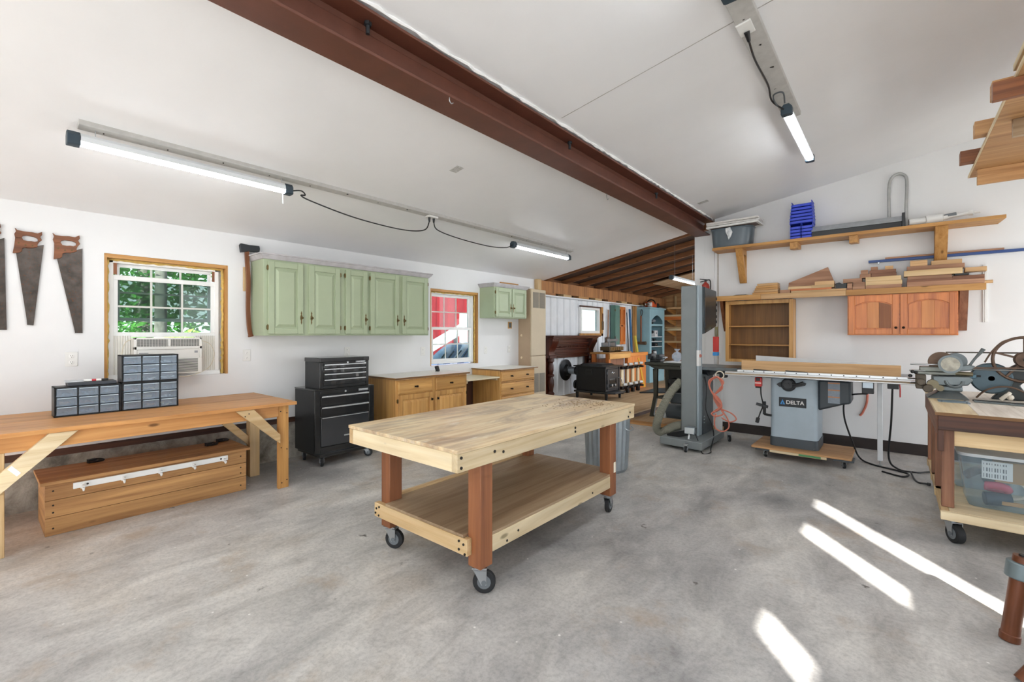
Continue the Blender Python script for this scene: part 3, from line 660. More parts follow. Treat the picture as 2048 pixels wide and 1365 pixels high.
for k in range(12): z = 1.05 + k * .0105; b.box(-5.0855, -5.082, .955, 1.395, z, z + .005)
b.build('intake_slots', M('slot_dark', '#5d5c58', .6), T, kind='stuff')
pnl = B(T).box(-5.09, -5.086, 1.14, 1.26, 1.312 - .05, 1.325 - .05).build('control_panel', M('panel_grey', '#9a9c9e', .4), T)
B(T).box(-5.09, -5.0855, 1.37, 1.395, 1.225, 1.245).build('badge', M('panel_grey', '#9a9c9e', .4), T)
B(T).box(-5.09, -5.0855, .955, 1.02, 1.228, 1.234).build('nameplate', M('panel_grey', '#9a9c9e', .4), T)
for (a, c) in ((.806, .93), (1.42, 1.594)):
    b = B(T); n = int((c - a) / .0165)
    for k in range(n): y = a + k * (c - a) / n; b.prism([(-5.268, y), (-5.255, y + (c - a) / n / 2), (-5.268, y + (c - a) / n)], 'z', 1.035, 1.385)
    b.build('accordion_panel', ACW, T, ang=10)
B(T).tube(bez([(-5.10, 1.43, 1.34), (-5.09, 1.50, 1.30), (-5.10, 1.535, 1.20), (-5.10, 1.49, 1.08), (-5.09, 1.36, 1.015), (-5.10, 1.25, 1.006)], 8), .004, 6).build('power_cord', M('cord_cream', '#d9d0bc', .6), T)
B(T).tube(bez([(-5.10, .92, 1.36), (-5.12, .87, 1.33), (-5.12, .845, 1.24), (-5.12, .85, 1.12), (-5.14, .86, 1.02)], 8), .004, 6).build('antenna_cord', M('cord_cream', '#d9d0bc', .6), T)
# ---- hand saws, axe
RUST = M('saw_steel', '#57504b', .38, .75, .35, 14, .1, wear='#6d4a36', wearamt=.08); SAWH = Wd('handle', 'y')
def handsaw(y0, ztop, w, L, tip, tilt, label):
    """blade hangs down from a wooden handle; local frame: y across, z up, top-left of the blade at (0,0)"""
    T = thing('hand_saw', label, 'hand saw', (-5.188, y0, ztop), 0, 'old hand saws hung on the wall'); T.rotation_euler = (R(tilt), 0, 0); T['_w'] = (0, 0, 0)
    B().prism([(0, -.08), (w * .25, -.055), (w, .0), (w, -L), (w - tip, -L), (w - tip - .006, -L + .04)], 'x', 0, .0025).build('blade', RUST, T)
    # handle outline with a grip opening (slit keyhole)
    s = w / .155
    out = [(-.015, -.11), (-.012, -.04), (-.012, .02), (-.02, .05), (-.012, .075), (-.022, .10), (-.006, .085), (.03, .083), (.075, .088), (.11, .086), (.135, .105), (.138, .08), (.128, .06), (.14, .035), (.125, .012), (.118, -.01), (.12, -.03), (.09, -.045), (.05, -.05), (.035, -.06), (.034, -.085), (.02, -.1)]
    hole = [(.025, .028), (.035, .010), (.06, .008), (.08, .012), (.10, .010), (.118, .022), (.115, .042), (.09, .052), (.05, .053), (.028, .045)]
    sp = lambda q: (q[0] * s, q[1] * s)
    poly = [sp(q) for q in out]; hol = [sp(q) for q in hole]
    # slit from outline vertex 2 to hole vertex 0
    full = poly[:3] + [(hol[0][0], hol[0][1] - .0002)] + hol[1:][::1] + [(hol[0][0], hol[0][1] + .0002)] + [(poly[2][0], poly[2][1] + .0004)] + poly[3:]
    B().prism(full, 'x', -.008, .014).build('handle', SAWH, T, .002, ang=30)
    for q in ((.01, -.02), (.05, -.03), (.09, -.025)): B().cyl((.013, q[0] * s, q[1] * s), (.0165, q[0] * s, q[1] * s), .006, n=10).build('rivet', BRASS, T)
    return T
handsaw(.232, 2.125, .145, .645, .035, -5, 'rusty hand saw with wooden handle, middle of the three on the wall')
handsaw(.447, 2.115, .155, .705, .045, 0, 'rusty brown hand saw with wooden handle nearest the window')
handsaw(.012, 2.13, .155, .70, .04, 1, 'hand saw cut off by the left edge of the picture')
T = thing('axe', 'long-handled felling axe hung on the wall beside the green cabinets', 'axe', (-5.15, 1.9, 1.4))
B(T).prism([(1.775, 2.315), (1.785, 2.335), (1.87, 2.328), (1.965, 2.332), (1.97, 2.30), (1.965, 2.262), (1.87, 2.262), (1.785, 2.24)], 'x', -5.165, -5.13).build('head', IRON, T, .006)
pts = bez([(-5.148, 1.845, 2.30), (-5.148, 1.85, 2.15), (-5.148, 1.862, 1.95), (-5.148, 1.858, 1.70), (-5.148, 1.866, 1.50), (-5.148, 1.876, 1.42), (-5.148, 1.886, 1.375)], 6)
b = B(T)
for k in range(len(pts) - 1):
    a, c = pts[k], pts[k + 1]; w = .026 + (.006 if k > len(pts) - 5 else 0)
    b.bar(a, c + (c - a) * .15, .024, w * 1.5, (0, 1, 0))
b.build('handle', Wd('handle', 'z'), T, .005)
B(T).box(-5.195, -5.17, 1.825, 1.85, 1.85, 2.1).build('hanging_cleat', Wd('pine', 'z'), T, .002)
# ---- outlets
def outlet(x, y, z, label, face='x', mat=None):
    T = thing('wall_outlet', label, 'outlet', (x, y, z - .06), 0, 'wall outlets')
    pm = mat or M('outlet_plate', '#e9e8e4', .35, 0, .02)
    if face == 'x':
        B(T).box(x, x + .006, y - .038, y + .038, z - .06, z + .06).build('plate', pm, T, .003)
        for dz in (-.026, .026):
            r = B(T).lathe((x + .006, y, z + dz), 'x', [(.017, 0), (.017, .002), (.015, .003)], 18).build('receptacle', M('receptacle', '#f4f3ef', .3), T)
            for dy in (-.006, .006): B(r, org=r['_w']).box(x + .0088, x + .0096, y + dy - .0012, y + dy + .0012, z + dz - .001, z + dz + .008).build('slot', BLK, r)
            B(r, org=r['_w']).cyl((x + .0088, y, z + dz - .009), (x + .0096, y, z + dz - .009), .0025, n=8).build('ground_hole', BLK, r)
    return T
outlet(XW, .537, 1.194, 'white wall outlet left of the air conditioner window')
outlet(XW, 1.862, 1.180, 'white wall outlet right of the air conditioner window')
outlet(XW, 3.006, 1.180, 'wall outlet just above the black tool chest')
outlet(XW, 4.19, 1.155, 'wall outlet under the long green cabinet, beside the barn window')
outlet(XW, 5.50, 1.14, 'left wall outlet between the barn window and tan cabinet')
outlet(XW, 6.10, 1.14, 'right wall outlet next to the tan cabinet')
T = thing('junction_box', 'small bare junction box under the small green cabinet', 'junction box', (XW, 6.12, 1.50))
B(T).box(XW, XW + .01, 6.07, 6.17, 1.50, 1.62).build('box_rim', Wd('oak', 'z'), T, .002); B(T).box(XW + .01, XW + .012, 6.085, 6.155, 1.515, 1.605).build('opening', M('slot_dark', '#5d5c58', .6), T)
# ---- upper cabinets
GRN = M('sage_paint', '#a9b596', .42, 0, .05, 3); CRN = M('crown_grey', '#b9b6b8', .6, 0, .12, 12)
def raised_door(T, y0, y1, z0, z1, x, mat, fr=.055, name='door', hinge=0, handle=None, arch=False, ax='x'):
    """door facing +x at plane x: flat slab with routed groove and raised field (grip on the side 'handle')"""
    th = .024
    b = B(T); b.box(x, x + th * .4, y0, y1, z0, z1)
    b.box(x + th * .4, x + th, y0, y0 + fr, z0, z1); b.box(x + th * .4, x + th, y1 - fr, y1, z0, z1)
    b.box(x + th * .4, x + th, y0 + fr, y1 - fr, z0, z0 + fr); b.box(x + th * .4, x + th, y0 + fr, y1 - fr, z1 - fr, z1)
    d = b.build(name, mat, T, .004)
    g = .012; a0, a1, c0, c1 = y0 + fr + g, y1 - fr - g, z0 + fr + g, z1 - fr - g; e = .028
    B(d, org=d['_w']).add([(x + th * .41, a0, c0), (x + th * .41, a1, c0), (x + th * .41, a1, c1), (x + th * .41, a0, c1), (x + th * .98, a0 + e, c0 + e), (x + th * .98, a1 - e, c0 + e), (x + th * .98, a1 - e, c1 - e), (x + th * .98, a0 + e, c1 - e)], [(4, 5, 6, 7), (0, 1, 5, 4), (1, 2, 6, 5), (2, 3, 7, 6), (3, 0, 4, 7)]).build('raised_panel', mat, d, ang=15)
    if hinge:
        yy = y0 - .004 if hinge < 0 else y1 + .004
        for zz in (z0 + .07, z1 - .07):
            h = B(d, org=d['_w']); h.cyl((x + .012, yy, zz - .028), (x + .012, yy, zz + .028), .006, n=8); h.box(x + .004, x + .0225, yy - .010, yy + .010, zz - .02, zz + .02); h.build('hinge', BRASS, d, .002)
    return d
def drop_handle(d, x, y, z, big=True):
    h = B(d, org=d['_w'])
    h.prism([(y, z + .072), (y - .007, z + .05), (y - .004, z + .035), (y - .011, z + .015), (y - .011, z - .012), (y - .004, z - .03), (y - .006, z - .05), (y, z - .072), (y + .006, z - .05), (y + .004, z - .03), (y + .011, z - .012), (y + .011, z + .015), (y + .004, z + .035), (y + .007, z + .05)], 'x', x, x + .004)
    h.cyl((x + .004, y, z), (x + .018, y, z), .005, n=8); h.ball((x + .024, y, z), .013, 10)
    return h.build('handle', BRASS, d)
T = thing('wall_cabinet', 'long sage green wall cabinet with five doors and grey crown', 'cabinet', (-5.04, 2.97, 1.385))
B(T).box(-5.198, -4.88, 1.905, 4.03, 1.385, 2.17).build('body', GRN, T, .003)
def crown(T, y0, y1, z, x1):
    prof = [(0, 0), (.012, .004), (.016, .014), (.03, .028), (.036, .044), (.044, .047), (.044, .06), (0, .06)]
    b = B(T); n = len(prof); vs = []
    for (o, h) in prof: vs += [(-5.198, y0 - o, z + h), (x1 + o, y0 - o, z + h), (x1 + o, y1 + o, z + h), (-5.198, y1 + o, z + h)]
    fs = [(k * 4 + j, k * 4 + j + 1, k * 4 + 5 + j, k * 4 + 4 + j) for k in range(n - 1) for j in range(3)] + [tuple(range((n - 1) * 4, n * 4)), (3, 2, 1, 0)] + [tuple(k * 4 for k in range(n))[::-1], tuple(k * 4 + 3 for k in range(n))]
    b.add(vs, fs); return b.build('crown', CRN, T, ang=25)
crown(T, 1.905, 4.03, 2.165, -4.88)
for (a, c, hy, hs) in ((1.945, 2.30, 2.277, -1), (2.365, 2.725, 2.388, 1), (2.795, 3.08, 3.052, -1), (3.12, 3.535, 3.508, -1), (3.585, 4.0, 3.612, 1)):
    d = raised_door(T, a, c, 1.402, 2.148, -4.88, GRN, .06, hinge=hs); drop_handle(d, -4.856, hy, 1.575)
T = thing('wall_cabinet', 'small two-door pale green wall cabinet above the oak drawers', 'cabinet', (-5.04, 5.78, 1.665))
B(T).box(-5.198, -4.88, 5.36, 6.185, 1.665, 2.165).build('body', GRN, T, .003); crown(T, 5.36, 6.185, 2.16, -4.88)
for (a, c, hy, hs) in ((5.385, 5.77, 5.745, -1), (5.79, 6.165, 5.815, 1)):
    d = raised_door(T, a, c, 1.68, 2.145, -4.88, GRN, .055, hinge=hs); drop_handle(d, -4.856, hy, 1.83)
solo('wood_strip', B().box(-5.199, -5.17, 5.85, 6.33, 2.235, 2.30), Wd('shelf', 'y'), 'short bare wood strip on the wall above the small green cabinet', 'wood strip', bev=.002)
# ---- tool chests
TB = M('toolbox_black', '#090a0b', .22, 0, .1, 3, coat=.5); TBS = M('toolbox_side', '#1d1f21', .4, 0, .12, 6); CHR = M('drawer_pull', '#d5d8da', .25, .9, .03)
T = thing('tool_chest', 'black rolling tool cabinet with two drawers standing on casters', 'tool chest', (-4.86, 2.66, 0))
B(T).box(-5.10, -4.655, 2.32, 3.015, .135, .80).build('body', TBS, T, .004)
b = B(T); b.box(-4.655, -4.635, 2.315, 2.375, .135, .80); b.box(-4.655, -4.635, 2.955, 3.02, .135, .80); b.box(-4.655, -4.635, 2.375, 2.955, .755, .80); b.box(-4.655, -4.635, 2.375, 2.955, .135, .20); b.build('face_frame', TB, T, .003)
B(T).box(-5.10, -4.635, 2.315, 3.02, .80, .815).build('top_tray', TB, T, .003)
b = B(T); b.box(-5.10, -4.60, 2.35, 2.985, .10, .135); b.build('base_frame', TB, T, .003)
for (z0, z1) in ((.635, .745), (.525, .628)):
    d = B(T).box(-4.655, -4.632, 2.38, 2.95, z0, z1 - .012).build('drawer', TB, T, .003)
    B(d, org=d['_w']).box(-4.632, -4.614, 2.385, 2.945, z1 - .02, z1 - .002).build('pull', CHR, d, .004)
d = B(T).box(-4.655, -4.630, 2.38, 2.95, .205, .517).build('drop_door', M('toolbox_gloss', '#2e3033', .12, 0, .15, 3, coat=.7), T, .004)
B(d, org=d['_w']).box(-4.63, -4.624, 2.64, 2.72, .285, .30).build('badge', CHR, d, .002); B(d, org=d['_w']).box(-4.63, -4.622, 2.39, 2.94, .505, .513).build('trim', CHR, d)
B(T).cyl((-4.635, 2.66, .775), (-4.630, 2.66, .775), .011, n=14).build('lock', CHR, T)
pl = B(T).box(-4.635, -4.632, 2.82, 2.94, .762, .788).build('name_plate', M('plate_silver', '#8e9296', .3, .8), T)
lettering('CRAFTSMAN', .019, WHITE, pl, (-4.6315, 2.88, .775), (90, 0, 90), .0006)
for (x, y) in ((-4.66, 2.40), (-4.66, 2.94), (-5.05, 2.40), (-5.05, 2.94)): caster(T, x, y, .10, .048, .026, -20 if y < 2.5 else 40)
T = thing('tool_chest', 'smaller black tool chest with four drawers stacked on the rolling one', 'tool chest', (-4.84, 2.68, .815))
B(T).box(-5.0, -4.68, 2.385, 2.965, .815, 1.10).build('body', TBS, T, .004)
B(T).box(-5.005, -4.655, 2.38, 2.97, 1.10, 1.145).build('lid', TB, T, .005)
b = B(T); b.box(-4.68, -4.66, 2.385, 2.42, .815, 1.10); b.box(-4.68, -4.66, 2.93, 2.965, .815, 1.10); b.box(-4.68, -4.66, 2.42, 2.93, .815, .845); b.build('face_frame', TB, T, .003)
for k, (z0, z1) in enumerate(((.853, .918), (.923, .978), (.983, 1.033), (1.038, 1.08))):
    d = B(T).box(-4.68, -4.658, 2.423, 2.927, z0, z1 - .008).build('drawer', TB, T, .002)
    B(d, org=d['_w']).box(-4.658, -4.642, 2.428, 2.922, z1 - .017, z1 - .003).build('pull', CHR, d, .003)
B(T).box(-4.68, -4.659, 2.42, 2.93, 1.08, 1.10).build('lock_rail', TB, T)
B(T).cyl((-4.659, 2.70, 1.09), (-4.653, 2.70, 1.09), .01, n=14).build('lock', CHR, T)
pl = B(T).box(-4.659, -4.6565, 2.80, 2.92, 1.082, 1.101).build('name_plate', M('plate_silver', '#8e9296', .3, .8), T)
lettering('CRAFTSMAN', .017, WHITE, pl, (-4.656, 2.86, 1.0915), (90, 0, 90), .0006)
# ---- oak base cabinets
OAK = Wd('oak', 'z'); OAKY = Wd('oak', 'y'); OAKF = Wd('oak', 'z'); LAM = M('laminate_white', '#ece7de', .35, 0, .03, 3); OEDGE = Wd('oakdark', 'y')
KNB = M('bronze', '#2e2620', .4, .8)
def cab_door(T, y0, y1, z0, z1, x, kside):
    d = raised_door(T, y0, y1, z0, z1, x, OAKF, .06, hinge=-kside)
    yk = y1 - .025 if kside > 0 else y0 + .025
    k = B(d, org=d['_w']); k.box(x + .02, x + .024, yk - .012, yk + .012, z1 - .115, z1 - .075); k.cyl((x + .024, yk, z1 - .095), (x + .04, yk, z1 - .095), .006, n=8); k.box(x + .038, x + .046, yk - .011, yk + .011, z1 - .108, z1 - .082); k.build('knob', KNB, d, .002)
    return d
def cab_drawer(T, y0, y1, z0, z1, x, ks):
    g = .018
    d = B(T).add([(x, y0, z0), (x, y1, z0), (x, y1, z1), (x, y0, z1), (x + .012, y0, z0), (x + .012, y1, z0), (x + .012, y1, z1), (x + .012, y0, z1), (x + .022, y0 + g, z0 + g), (x + .022, y1 - g, z0 + g), (x + .022, y1 - g, z1 - g), (x + .022, y0 + g, z1 - g)],
        [(0, 3, 2, 1), (0, 1, 5, 4), (1, 2, 6, 5), (2, 3, 7, 6), (3, 0, 4, 7), (4, 5, 9, 8), (5, 6, 10, 9), (6, 7, 11, 10), (7, 4, 8, 11), (8, 9, 10, 11)]).build('drawer', OAKY, T, ang=15)
    for yk in ks:
        z = (z0 + z1) / 2; k = B(d, org=d['_w']); k.box(x + .022, x + .026, yk - .028, yk + .028, z - .008, z + .012); k.tube(bez([(x + .026, yk - .02, z + .004), (x + .045, yk - .012, z - .004), (x + .045, yk + .012, z - .004), (x + .026, yk + .02, z + .004)], 4), .005, 6); k.build('pull', KNB, d)
    return d
T = thing('base_cabinet', 'oak base cabinet with two drawers and two doors beside the tool chest', 'cabinet', (-4.9, 3.9, 0))
B(T).box(-5.195, -4.64, 3.30, 4.50, .0, .845).build('carcass', OAK, T, .002)
b = B(T); x0, x1 = -4.64, -4.62
for (a, c) in ((3.30, 3.345), (3.865, 3.935), (4.455, 4.50)): b.box(x0, x1, a, c, .1, .845)
for (a, c) in ((.815, .845), (.645, .675), (.1, .14)): b.box(x0, x1, 3.345, 3.865, a, c); b.box(x0, x1, 3.935, 4.455, a, c)
b.build('face_frame', OAKF, T, .002)
for (a, c) in ((3.335, 3.875), (3.925, 4.465)): cab_drawer(T, a, c, .665, .825, -4.62, [(a + c) / 2])
cab_door(T, 3.335, 3.875, .125, .655, -4.62, 1); cab_door(T, 3.925, 4.465, .125, .655, -4.62, -1)
c = solo('countertop', B().box(-5.198, -4.575, 3.275, 4.52, .847, .872), LAM, 'pale laminate countertop over the two-door oak cabinet', 'countertop', bev=.003)
B(c, org=c['_w']).box(-4.575, -4.571, 3.275, 4.52, .849, .870).build('edge_band', OEDGE, c); B(c, org=c['_w']).box(-5.19, -4.575, 3.271, 3.275, .849, .870).build('edge_band', Wd('oakdark', 'x'), c)
T = thing('base_cabinet', 'oak drawer cabinet with two wide drawers under the small green cabinet', 'cabinet', (-4.9, 5.6, 0))
B(T).box(-5.195, -4.62, 5.185, 6.05, .0, .84).build('carcass', Wd('oak', 'z'), T, .002)
b = B(T)
for (a, c) in ((5.185, 5.21), (6.025, 6.05)): b.box(-4.62, -4.60, a, c, .1, .84)
for (a, c) in ((.815, .84), (.655, .685), (.44, .46), (.1, .14)): b.box(-4.62, -4.60, 5.21, 6.025, a, c)
b.build('face_frame', OAKF, T, .002)
cab_drawer(T, 5.205, 6.03, .672, .825, -4.60, [5.44, 5.83]); cab_drawer(T, 5.205, 6.03, .455, .645, -4.60, [5.44, 5.83]); cab_drawer(T, 5.205, 6.03, .13, .44, -4.60, [5.44, 5.83])
c = solo('countertop', B().box(-5.198, -4.555, 5.165, 6.09, .842, .862), LAM, 'pale laminate countertop over the oak drawer cabinet', 'countertop', bev=.003)
B(c, org=c['_w']).box(-4.555, -4.551, 5.165, 6.09, .844, .860).build('edge_band', OEDGE, c); B(c, org=c['_w']).box(-5.19, -4.555, 5.161, 5.165, .844, .860).build('edge_band', Wd('oakdark', 'x'), c)
T = thing('desk_slab', 'low cream desk slab spanning between the two oak cabinets', 'desk slab', (-4.9, 4.85, .72))
B(T).box(-5.19, -4.60, 4.505, 5.18, .735, .755).build('slab', M('laminate_cream', '#ded1b2', .4), T, .003)
for y in (4.505, 5.14): B(T).box(-5.1, -4.64, y, y + .04, .70, .735).build('cleat', Wd('pinepale', 'x'), T, .002)
B(T).box(-5.19, -5.175, 4.505, 5.18, .05, .735).build('back_panel', Wd('dark', 'z'), T)
T2 = thing('gadget', 'small black square gadget on the pale countertop by the barn window', 'gadget', (-4.98, 4.27, .872))
B(T2).obox((-4.98, 4.27, .912), (.035, .07, .075), (0, -18, 25)).build('case', BLK, T2, .004); B(T2).obox((-4.975, 4.272, .876), (.05, .05, .008), (0, 0, 25)).build('foot', BLK, T2, .002)
# ---- tall tan louvred unit
TAN = M('tan_metal', '#b79f84', .5, 0, .05, 4); TANF = M('tan_front', '#cbbb9f', .5, 0, .04, 4)
T = thing('furnace_cabinet', 'tall tan metal furnace cabinet with louvred vents by the doorway', 'furnace', (-5.05, 6.58, 0))
B(T).box(-5.198, -4.93, 6.36, 6.80, 0, 2.21).build('housing', TAN, T, .004)
B(T).box(-4.93, -4.905, 6.365, 6.795, 1.02, 2.20).build('upper_panel', TANF, T, .004); B(T).box(-4.93, -4.905, 6.365, 6.795, .05, 1.01).build('lower_panel', TANF, T, .004)
VNT = M('vent_metal', '#8d8578', .5)
for (z0, z1) in ((1.87, 2.15), (.36, .70)):
    for (a, c) in ((6.41, 6.58), (6.60, 6.77)):
        f = B(T).box(-4.906, -4.902, a, c, z0, z1).build('vent_grille', VNT, T)
        b = B(f, org=f['_w']); z = z0 + .008
        while z < z1 - .008: b.hexa([(-4.902, a + .006, z), (-4.902, c - .006, z), (-4.899, c - .006, z + .001), (-4.899, a + .006, z + .001), (-4.902, a + .006, z + .006), (-4.902, c - .006, z + .006), (-4.8985, c - .006, z + .003), (-4.8985, a + .006, z + .003)]); z += .013
        b.build('louvres', VNT, f, kind='stuff')
for z in (.98, 1.38): B(T).cyl((-5.12, 6.36, z), (-5.12, 6.345, z), .02, n=10).build('plug', M('plug_cream', '#e6d3b0', .5), T)
# ---- LED tubes
EM = emit('led_diffuser', '#f6fbff', LED); CAP = M('led_cap', '#33424d', .5)
def led(name, x, y0, y1, z, label, cord=True, r=.024):
    T = thing(name, label, 'light', (x, (y0 + y1) / 2, z), 0, 'LED tube lights')
    B(T).cyl((x, y0 + .05, z), (x, y1 - .05, z), r, n=20).build('diffuser', EM, T)
    b = B(T); b.prism([(x - r * 1.28, z - r * .2), (x - r * 1.05, z + r * .9), (x - r * .5, z + r * 1.55), (x + r * .5, z + r * 1.55), (x + r * 1.05, z + r * .9), (x + r * 1.28, z - r * .2), (x + r * 1.06, z - r * .2), (x + r * .80, z + r * .64), (x, z + r * 1.04), (x - r * .80, z + r * .64), (x - r * 1.06, z - r * .2)], 'y', y0 + .05, y1 - .05)
    b.build('reflector', M('led_housing', '#dfe3e6', .4), T, ang=20)
    for (a, c) in ((y0, y0 + .06), (y1 - .06, y1)): B(T).prism([(x - r * 1.3, z - r), (x - r * 1.3, z + r * .8), (x - r * .6, z + r * 1.65), (x + r * .6, z + r * 1.65), (x + r * 1.3, z + r * .8), (x + r * 1.3, z - r), (x + r * .8, z - r * 1.15), (x - r * .8, z - r * 1.15)], 'y', a, c).build('end_cap', CAP, T, .004)
    return T
def hang(T, x, y0, y1, z, f):
    for y in (y0 + .15, y1 - .15): B(T).tube([(x, y, z + .04), (x, y, f(x) + .002)], .0025, 6).build('hanger_wire', STEEL, T)
T = led('tube_light', -3.80, .37, 1.70, 2.575, 'long glowing LED tube hung from the left ceiling, nearest the hand saws', r=.03)
for y in (.5, 1.62): B(T).tube([(-3.80, y, 2.62), (-3.80, y, zl(-3.8) - .03)], .0025, 6).build('hanger_wire', STEEL, T)
B(T).tube([(-3.80, 1.63, 2.545), (-3.80, 1.632, 2.46)], .0035, 6).build('pull_cord', WHITE, T)
T = led('tube_light', -3.85, 4.58, 5.95, 2.575, 'LED tube on the left ceiling, farther one toward the tan cabinet', r=.03)
for y in (4.7, 5.85): B(T).tube([(-3.85, y, 2.62), (-3.82, y, zl(-3.82) - .03)], .0025, 6).build('hanger_wire', STEEL, T)
T = led('tube_light', -.66, 4.16, 5.50, 3.18, 'short foreshortened LED tube on the right ceiling near the back wall', r=.03)
for y in (4.3, 5.4): B(T).tube([(-.66, y, 3.22), (-.66, y, zr(-.66) - .02)], .0025, 6).build('hanger_wire', STEEL, T)
B(T).tube(bez([(-.68, 4.16, 3.19), (-.72, 4.1, 3.22), (-.72, 4.0, 3.25), (-.66, 4.02, 3.26), (-.66, 4.1, 3.21)], 6), .006, 6).build('carabiner', M('hook_grey', '#5c6064', .4, .6), T)
T = led('tube_light', -2.9, 7.62, 8.85, 2.36, 'LED tube glowing under the rafters of the rear room', r=.028)
for y in (7.8, 8.7): B(T).tube([(-2.9, y, 2.395), (-2.9, y, zl(-2.9) + .084)], .0025, 6).build('hanger_wire', STEEL, T)
# unseen tubes of the same kind, added as fill light outside the view
T = led('tube_light', -2.0, 9.6, 10.9, 2.55, 'LED tube in the rear room hidden behind the white column', r=.028)
for y in (9.75, 10.75): B(T).tube([(-2.0, y, 2.585), (-2.0, y, zl(-2.0) + .084)], .0025, 6).build('hanger_wire', STEEL, T)
hang(led('tube_light', -3.80, -3.6, -2.27, 2.60, 'LED tube on the left ceiling behind the camera', r=.03), -3.80, -3.6, -2.27, 2.60, zl)
hang(led('tube_light', -.66, 1.25, 2.58, 3.18, 'LED tube on the right ceiling just above the picture', r=.03), -.66, 1.25, 2.58, 3.18, zr)
hang(led('tube_light', 1.3, 2.0, 3.34, 3.48, 'LED tube on the far right ceiling ahead of the camera', r=.03), 1.3, 2.0, 3.34, 3.48, zr)
hang(led('tube_light', -1.5, 7.9, 9.2, 2.85, 'LED tube in the rear room behind the back wall', r=.028), -1.5, 7.9, 9.2, 2.85, (lambda q: zl(q) + .084))
hang(led('tube_light', 1.3, -.6, .74, 3.48, 'LED tube on the far right ceiling beside the camera', r=.03), 1.3, -.6, .74, 3.48, zr)
hang(led('tube_light', 1.3, -3.8, -2.46, 3.48, 'LED tube on the far right ceiling behind the camera', r=.03), 1.3, -3.8, -2.46, 3.48, zr)
hang(led('tube_light', -.66, -.6, .74, 3.18, 'LED tube on the right ceiling above the camera', r=.03), -.66, -.6, .74, 3.18, zr)
hang(led('tube_light', -.66, -3.8, -2.46, 3.18, 'LED tube on the right ceiling far behind the camera', r=.03), -.66, -3.8, -2.46, 3.18, zr)
# cords and ceiling receptacles
T = thing('ceiling_outlet', 'ceiling receptacle with two black plugs between the left tube lights', 'outlet', (-3.80, 3.17, 2.64))
B(T).box(-3.84, -3.76, 3.12, 3.24, 2.645, 2.665).build('plate', M('outlet_plate', '#e9e8e4', .35), T, .002)
for y in (3.15, 3.21): B(T).cyl((-3.80, y, 2.645), (-3.80, y, 2.60), .014, .009, n=10).build('plug', BLK, T)
solo('electric_cable', B().tube(bez([(-3.80, 1.70, 2.58), (-3.80, 1.78, 2.60), (-3.79, 1.81, 2.57), (-3.80, 1.78, 2.56), (-3.80, 1.88, 2.53), (-3.80, 2.3, 2.47), (-3.80, 2.8, 2.455), (-3.80, 3.08, 2.50), (-3.80, 3.15, 2.605)], 8), .006, 8), BLK, 'black cord sagging from the long left tube light to the ceiling receptacle', 'cord')
solo('electric_cable', B().tube(bez([(-3.80, 3.21, 2.605), (-3.80, 3.27, 2.53), (-3.80, 3.6, 2.49), (-3.81, 4.1, 2.48), (-3.84, 4.45, 2.52), (-3.85, 4.58, 2.575)], 8), .006, 8), BLK, 'black cord sagging from the ceiling receptacle to the far left tube light', 'cord')
T = thing('ceiling_outlet', 'white ceiling receptacle with a black plug on the right ceiling strip', 'outlet', (-.68, 3.05, zr(-.68) - .05))
B(T).obox((-.70, 3.05, zr(-.70) - .036), (.085, .13, .012), (0, -9, 0)).build('plate', WHITE, T, .003); B(T).cyl((-.70, 3.08, zr(-.7) - .04), (-.70, 3.14, zr(-.7) - .07), .017, .01, n=10).build('plug', BLK, T)
solo('electric_cable', B().tube(bez([(-.70, 3.14, zr(-.7) - .07), (-.72, 3.4, zr(-.72) - .06), (-.72, 3.8, zr(-.72) - .055), (-.74, 4.05, 3.235), (-.68, 4.16, 3.19)], 8), .0065, 8), BLK, 'black cord along the right ceiling strip to the tube light', 'cord')
# ================================================================== ROLLING WORKBENCH AND BIN
T = thing('rolling_workbench', 'large pine-topped workbench on four casters in the middle of the floor', 'workbench', (-2.12, 2.52, 0))
x0, x1, y0, y1, zt = -2.62, -1.635, 1.53, 3.50, .832
def benchtop():
    m, t, b, o = _new('worn_plywood'); v = _coord(t, False, (26, 1.2, 26)); g = _noise(t, v, 1, 6, .6, .8)
    col = _ramp(t, g, [(0.3, lin('#cbaa80')), (0.5, lin('#dec7a0')), (0.7, lin('#eadabb'))])
    v2 = _coord(t, False, (3.4, .9, 1)); n2 = _noise(t, v2, 1.6, 6, .65, .7)
    col = _mix(t, col, lin('#8a7062'), _ramp(t, n2, [(0.46, (0, 0, 0, 1)), (0.62, (.6, .6, .6, 1))]))
    v3 = _coord(t, False, (2.2, 1.0, 1)); n3 = _noise(t, v3, 2.3, 7, .7, .4)
    col = _mix(t, col, lin('#efe6d6'), _ramp(t, n3, [(0.60, (0, 0, 0, 1)), (0.72, (.7, .7, .7, 1))]))
    dk = _ramp(t, _noise(t, _coord(t, False), 30, 5, .7), [(0.25, (1, 1, 1, 1)), (0.29, (0, 0, 0, 1))]); col = _mix(t, col, lin('#5d4a3c'), dk)
    t.links.new(col, b.inputs['Base Color']); b.inputs['Roughness'].default_value = .45; _bump(t, b, g, .2, .002); return m
B(T).box(x0 - .004, x1 + .004, y0 - .004, y1 + .004, zt - .02, zt).build('top_sheet', benchtop(), T, .002)
PK = 'pine'
B(T).box(x1 - .04, x1, y0, 3.40, .718, zt - .021).build('apron_board', Wd('pinepale', 'y', True), T, .003)
B(T).box(x1 - .04, x1, 3.402, y1, .718, zt - .021).build('apron_board', Wd('pinepale', 'y'), T, .003)
B(T).box(x0, x0 + .04, y0, y1, .718, zt - .021).build('apron_board', Wd('pine', 'y', True), T, .003)
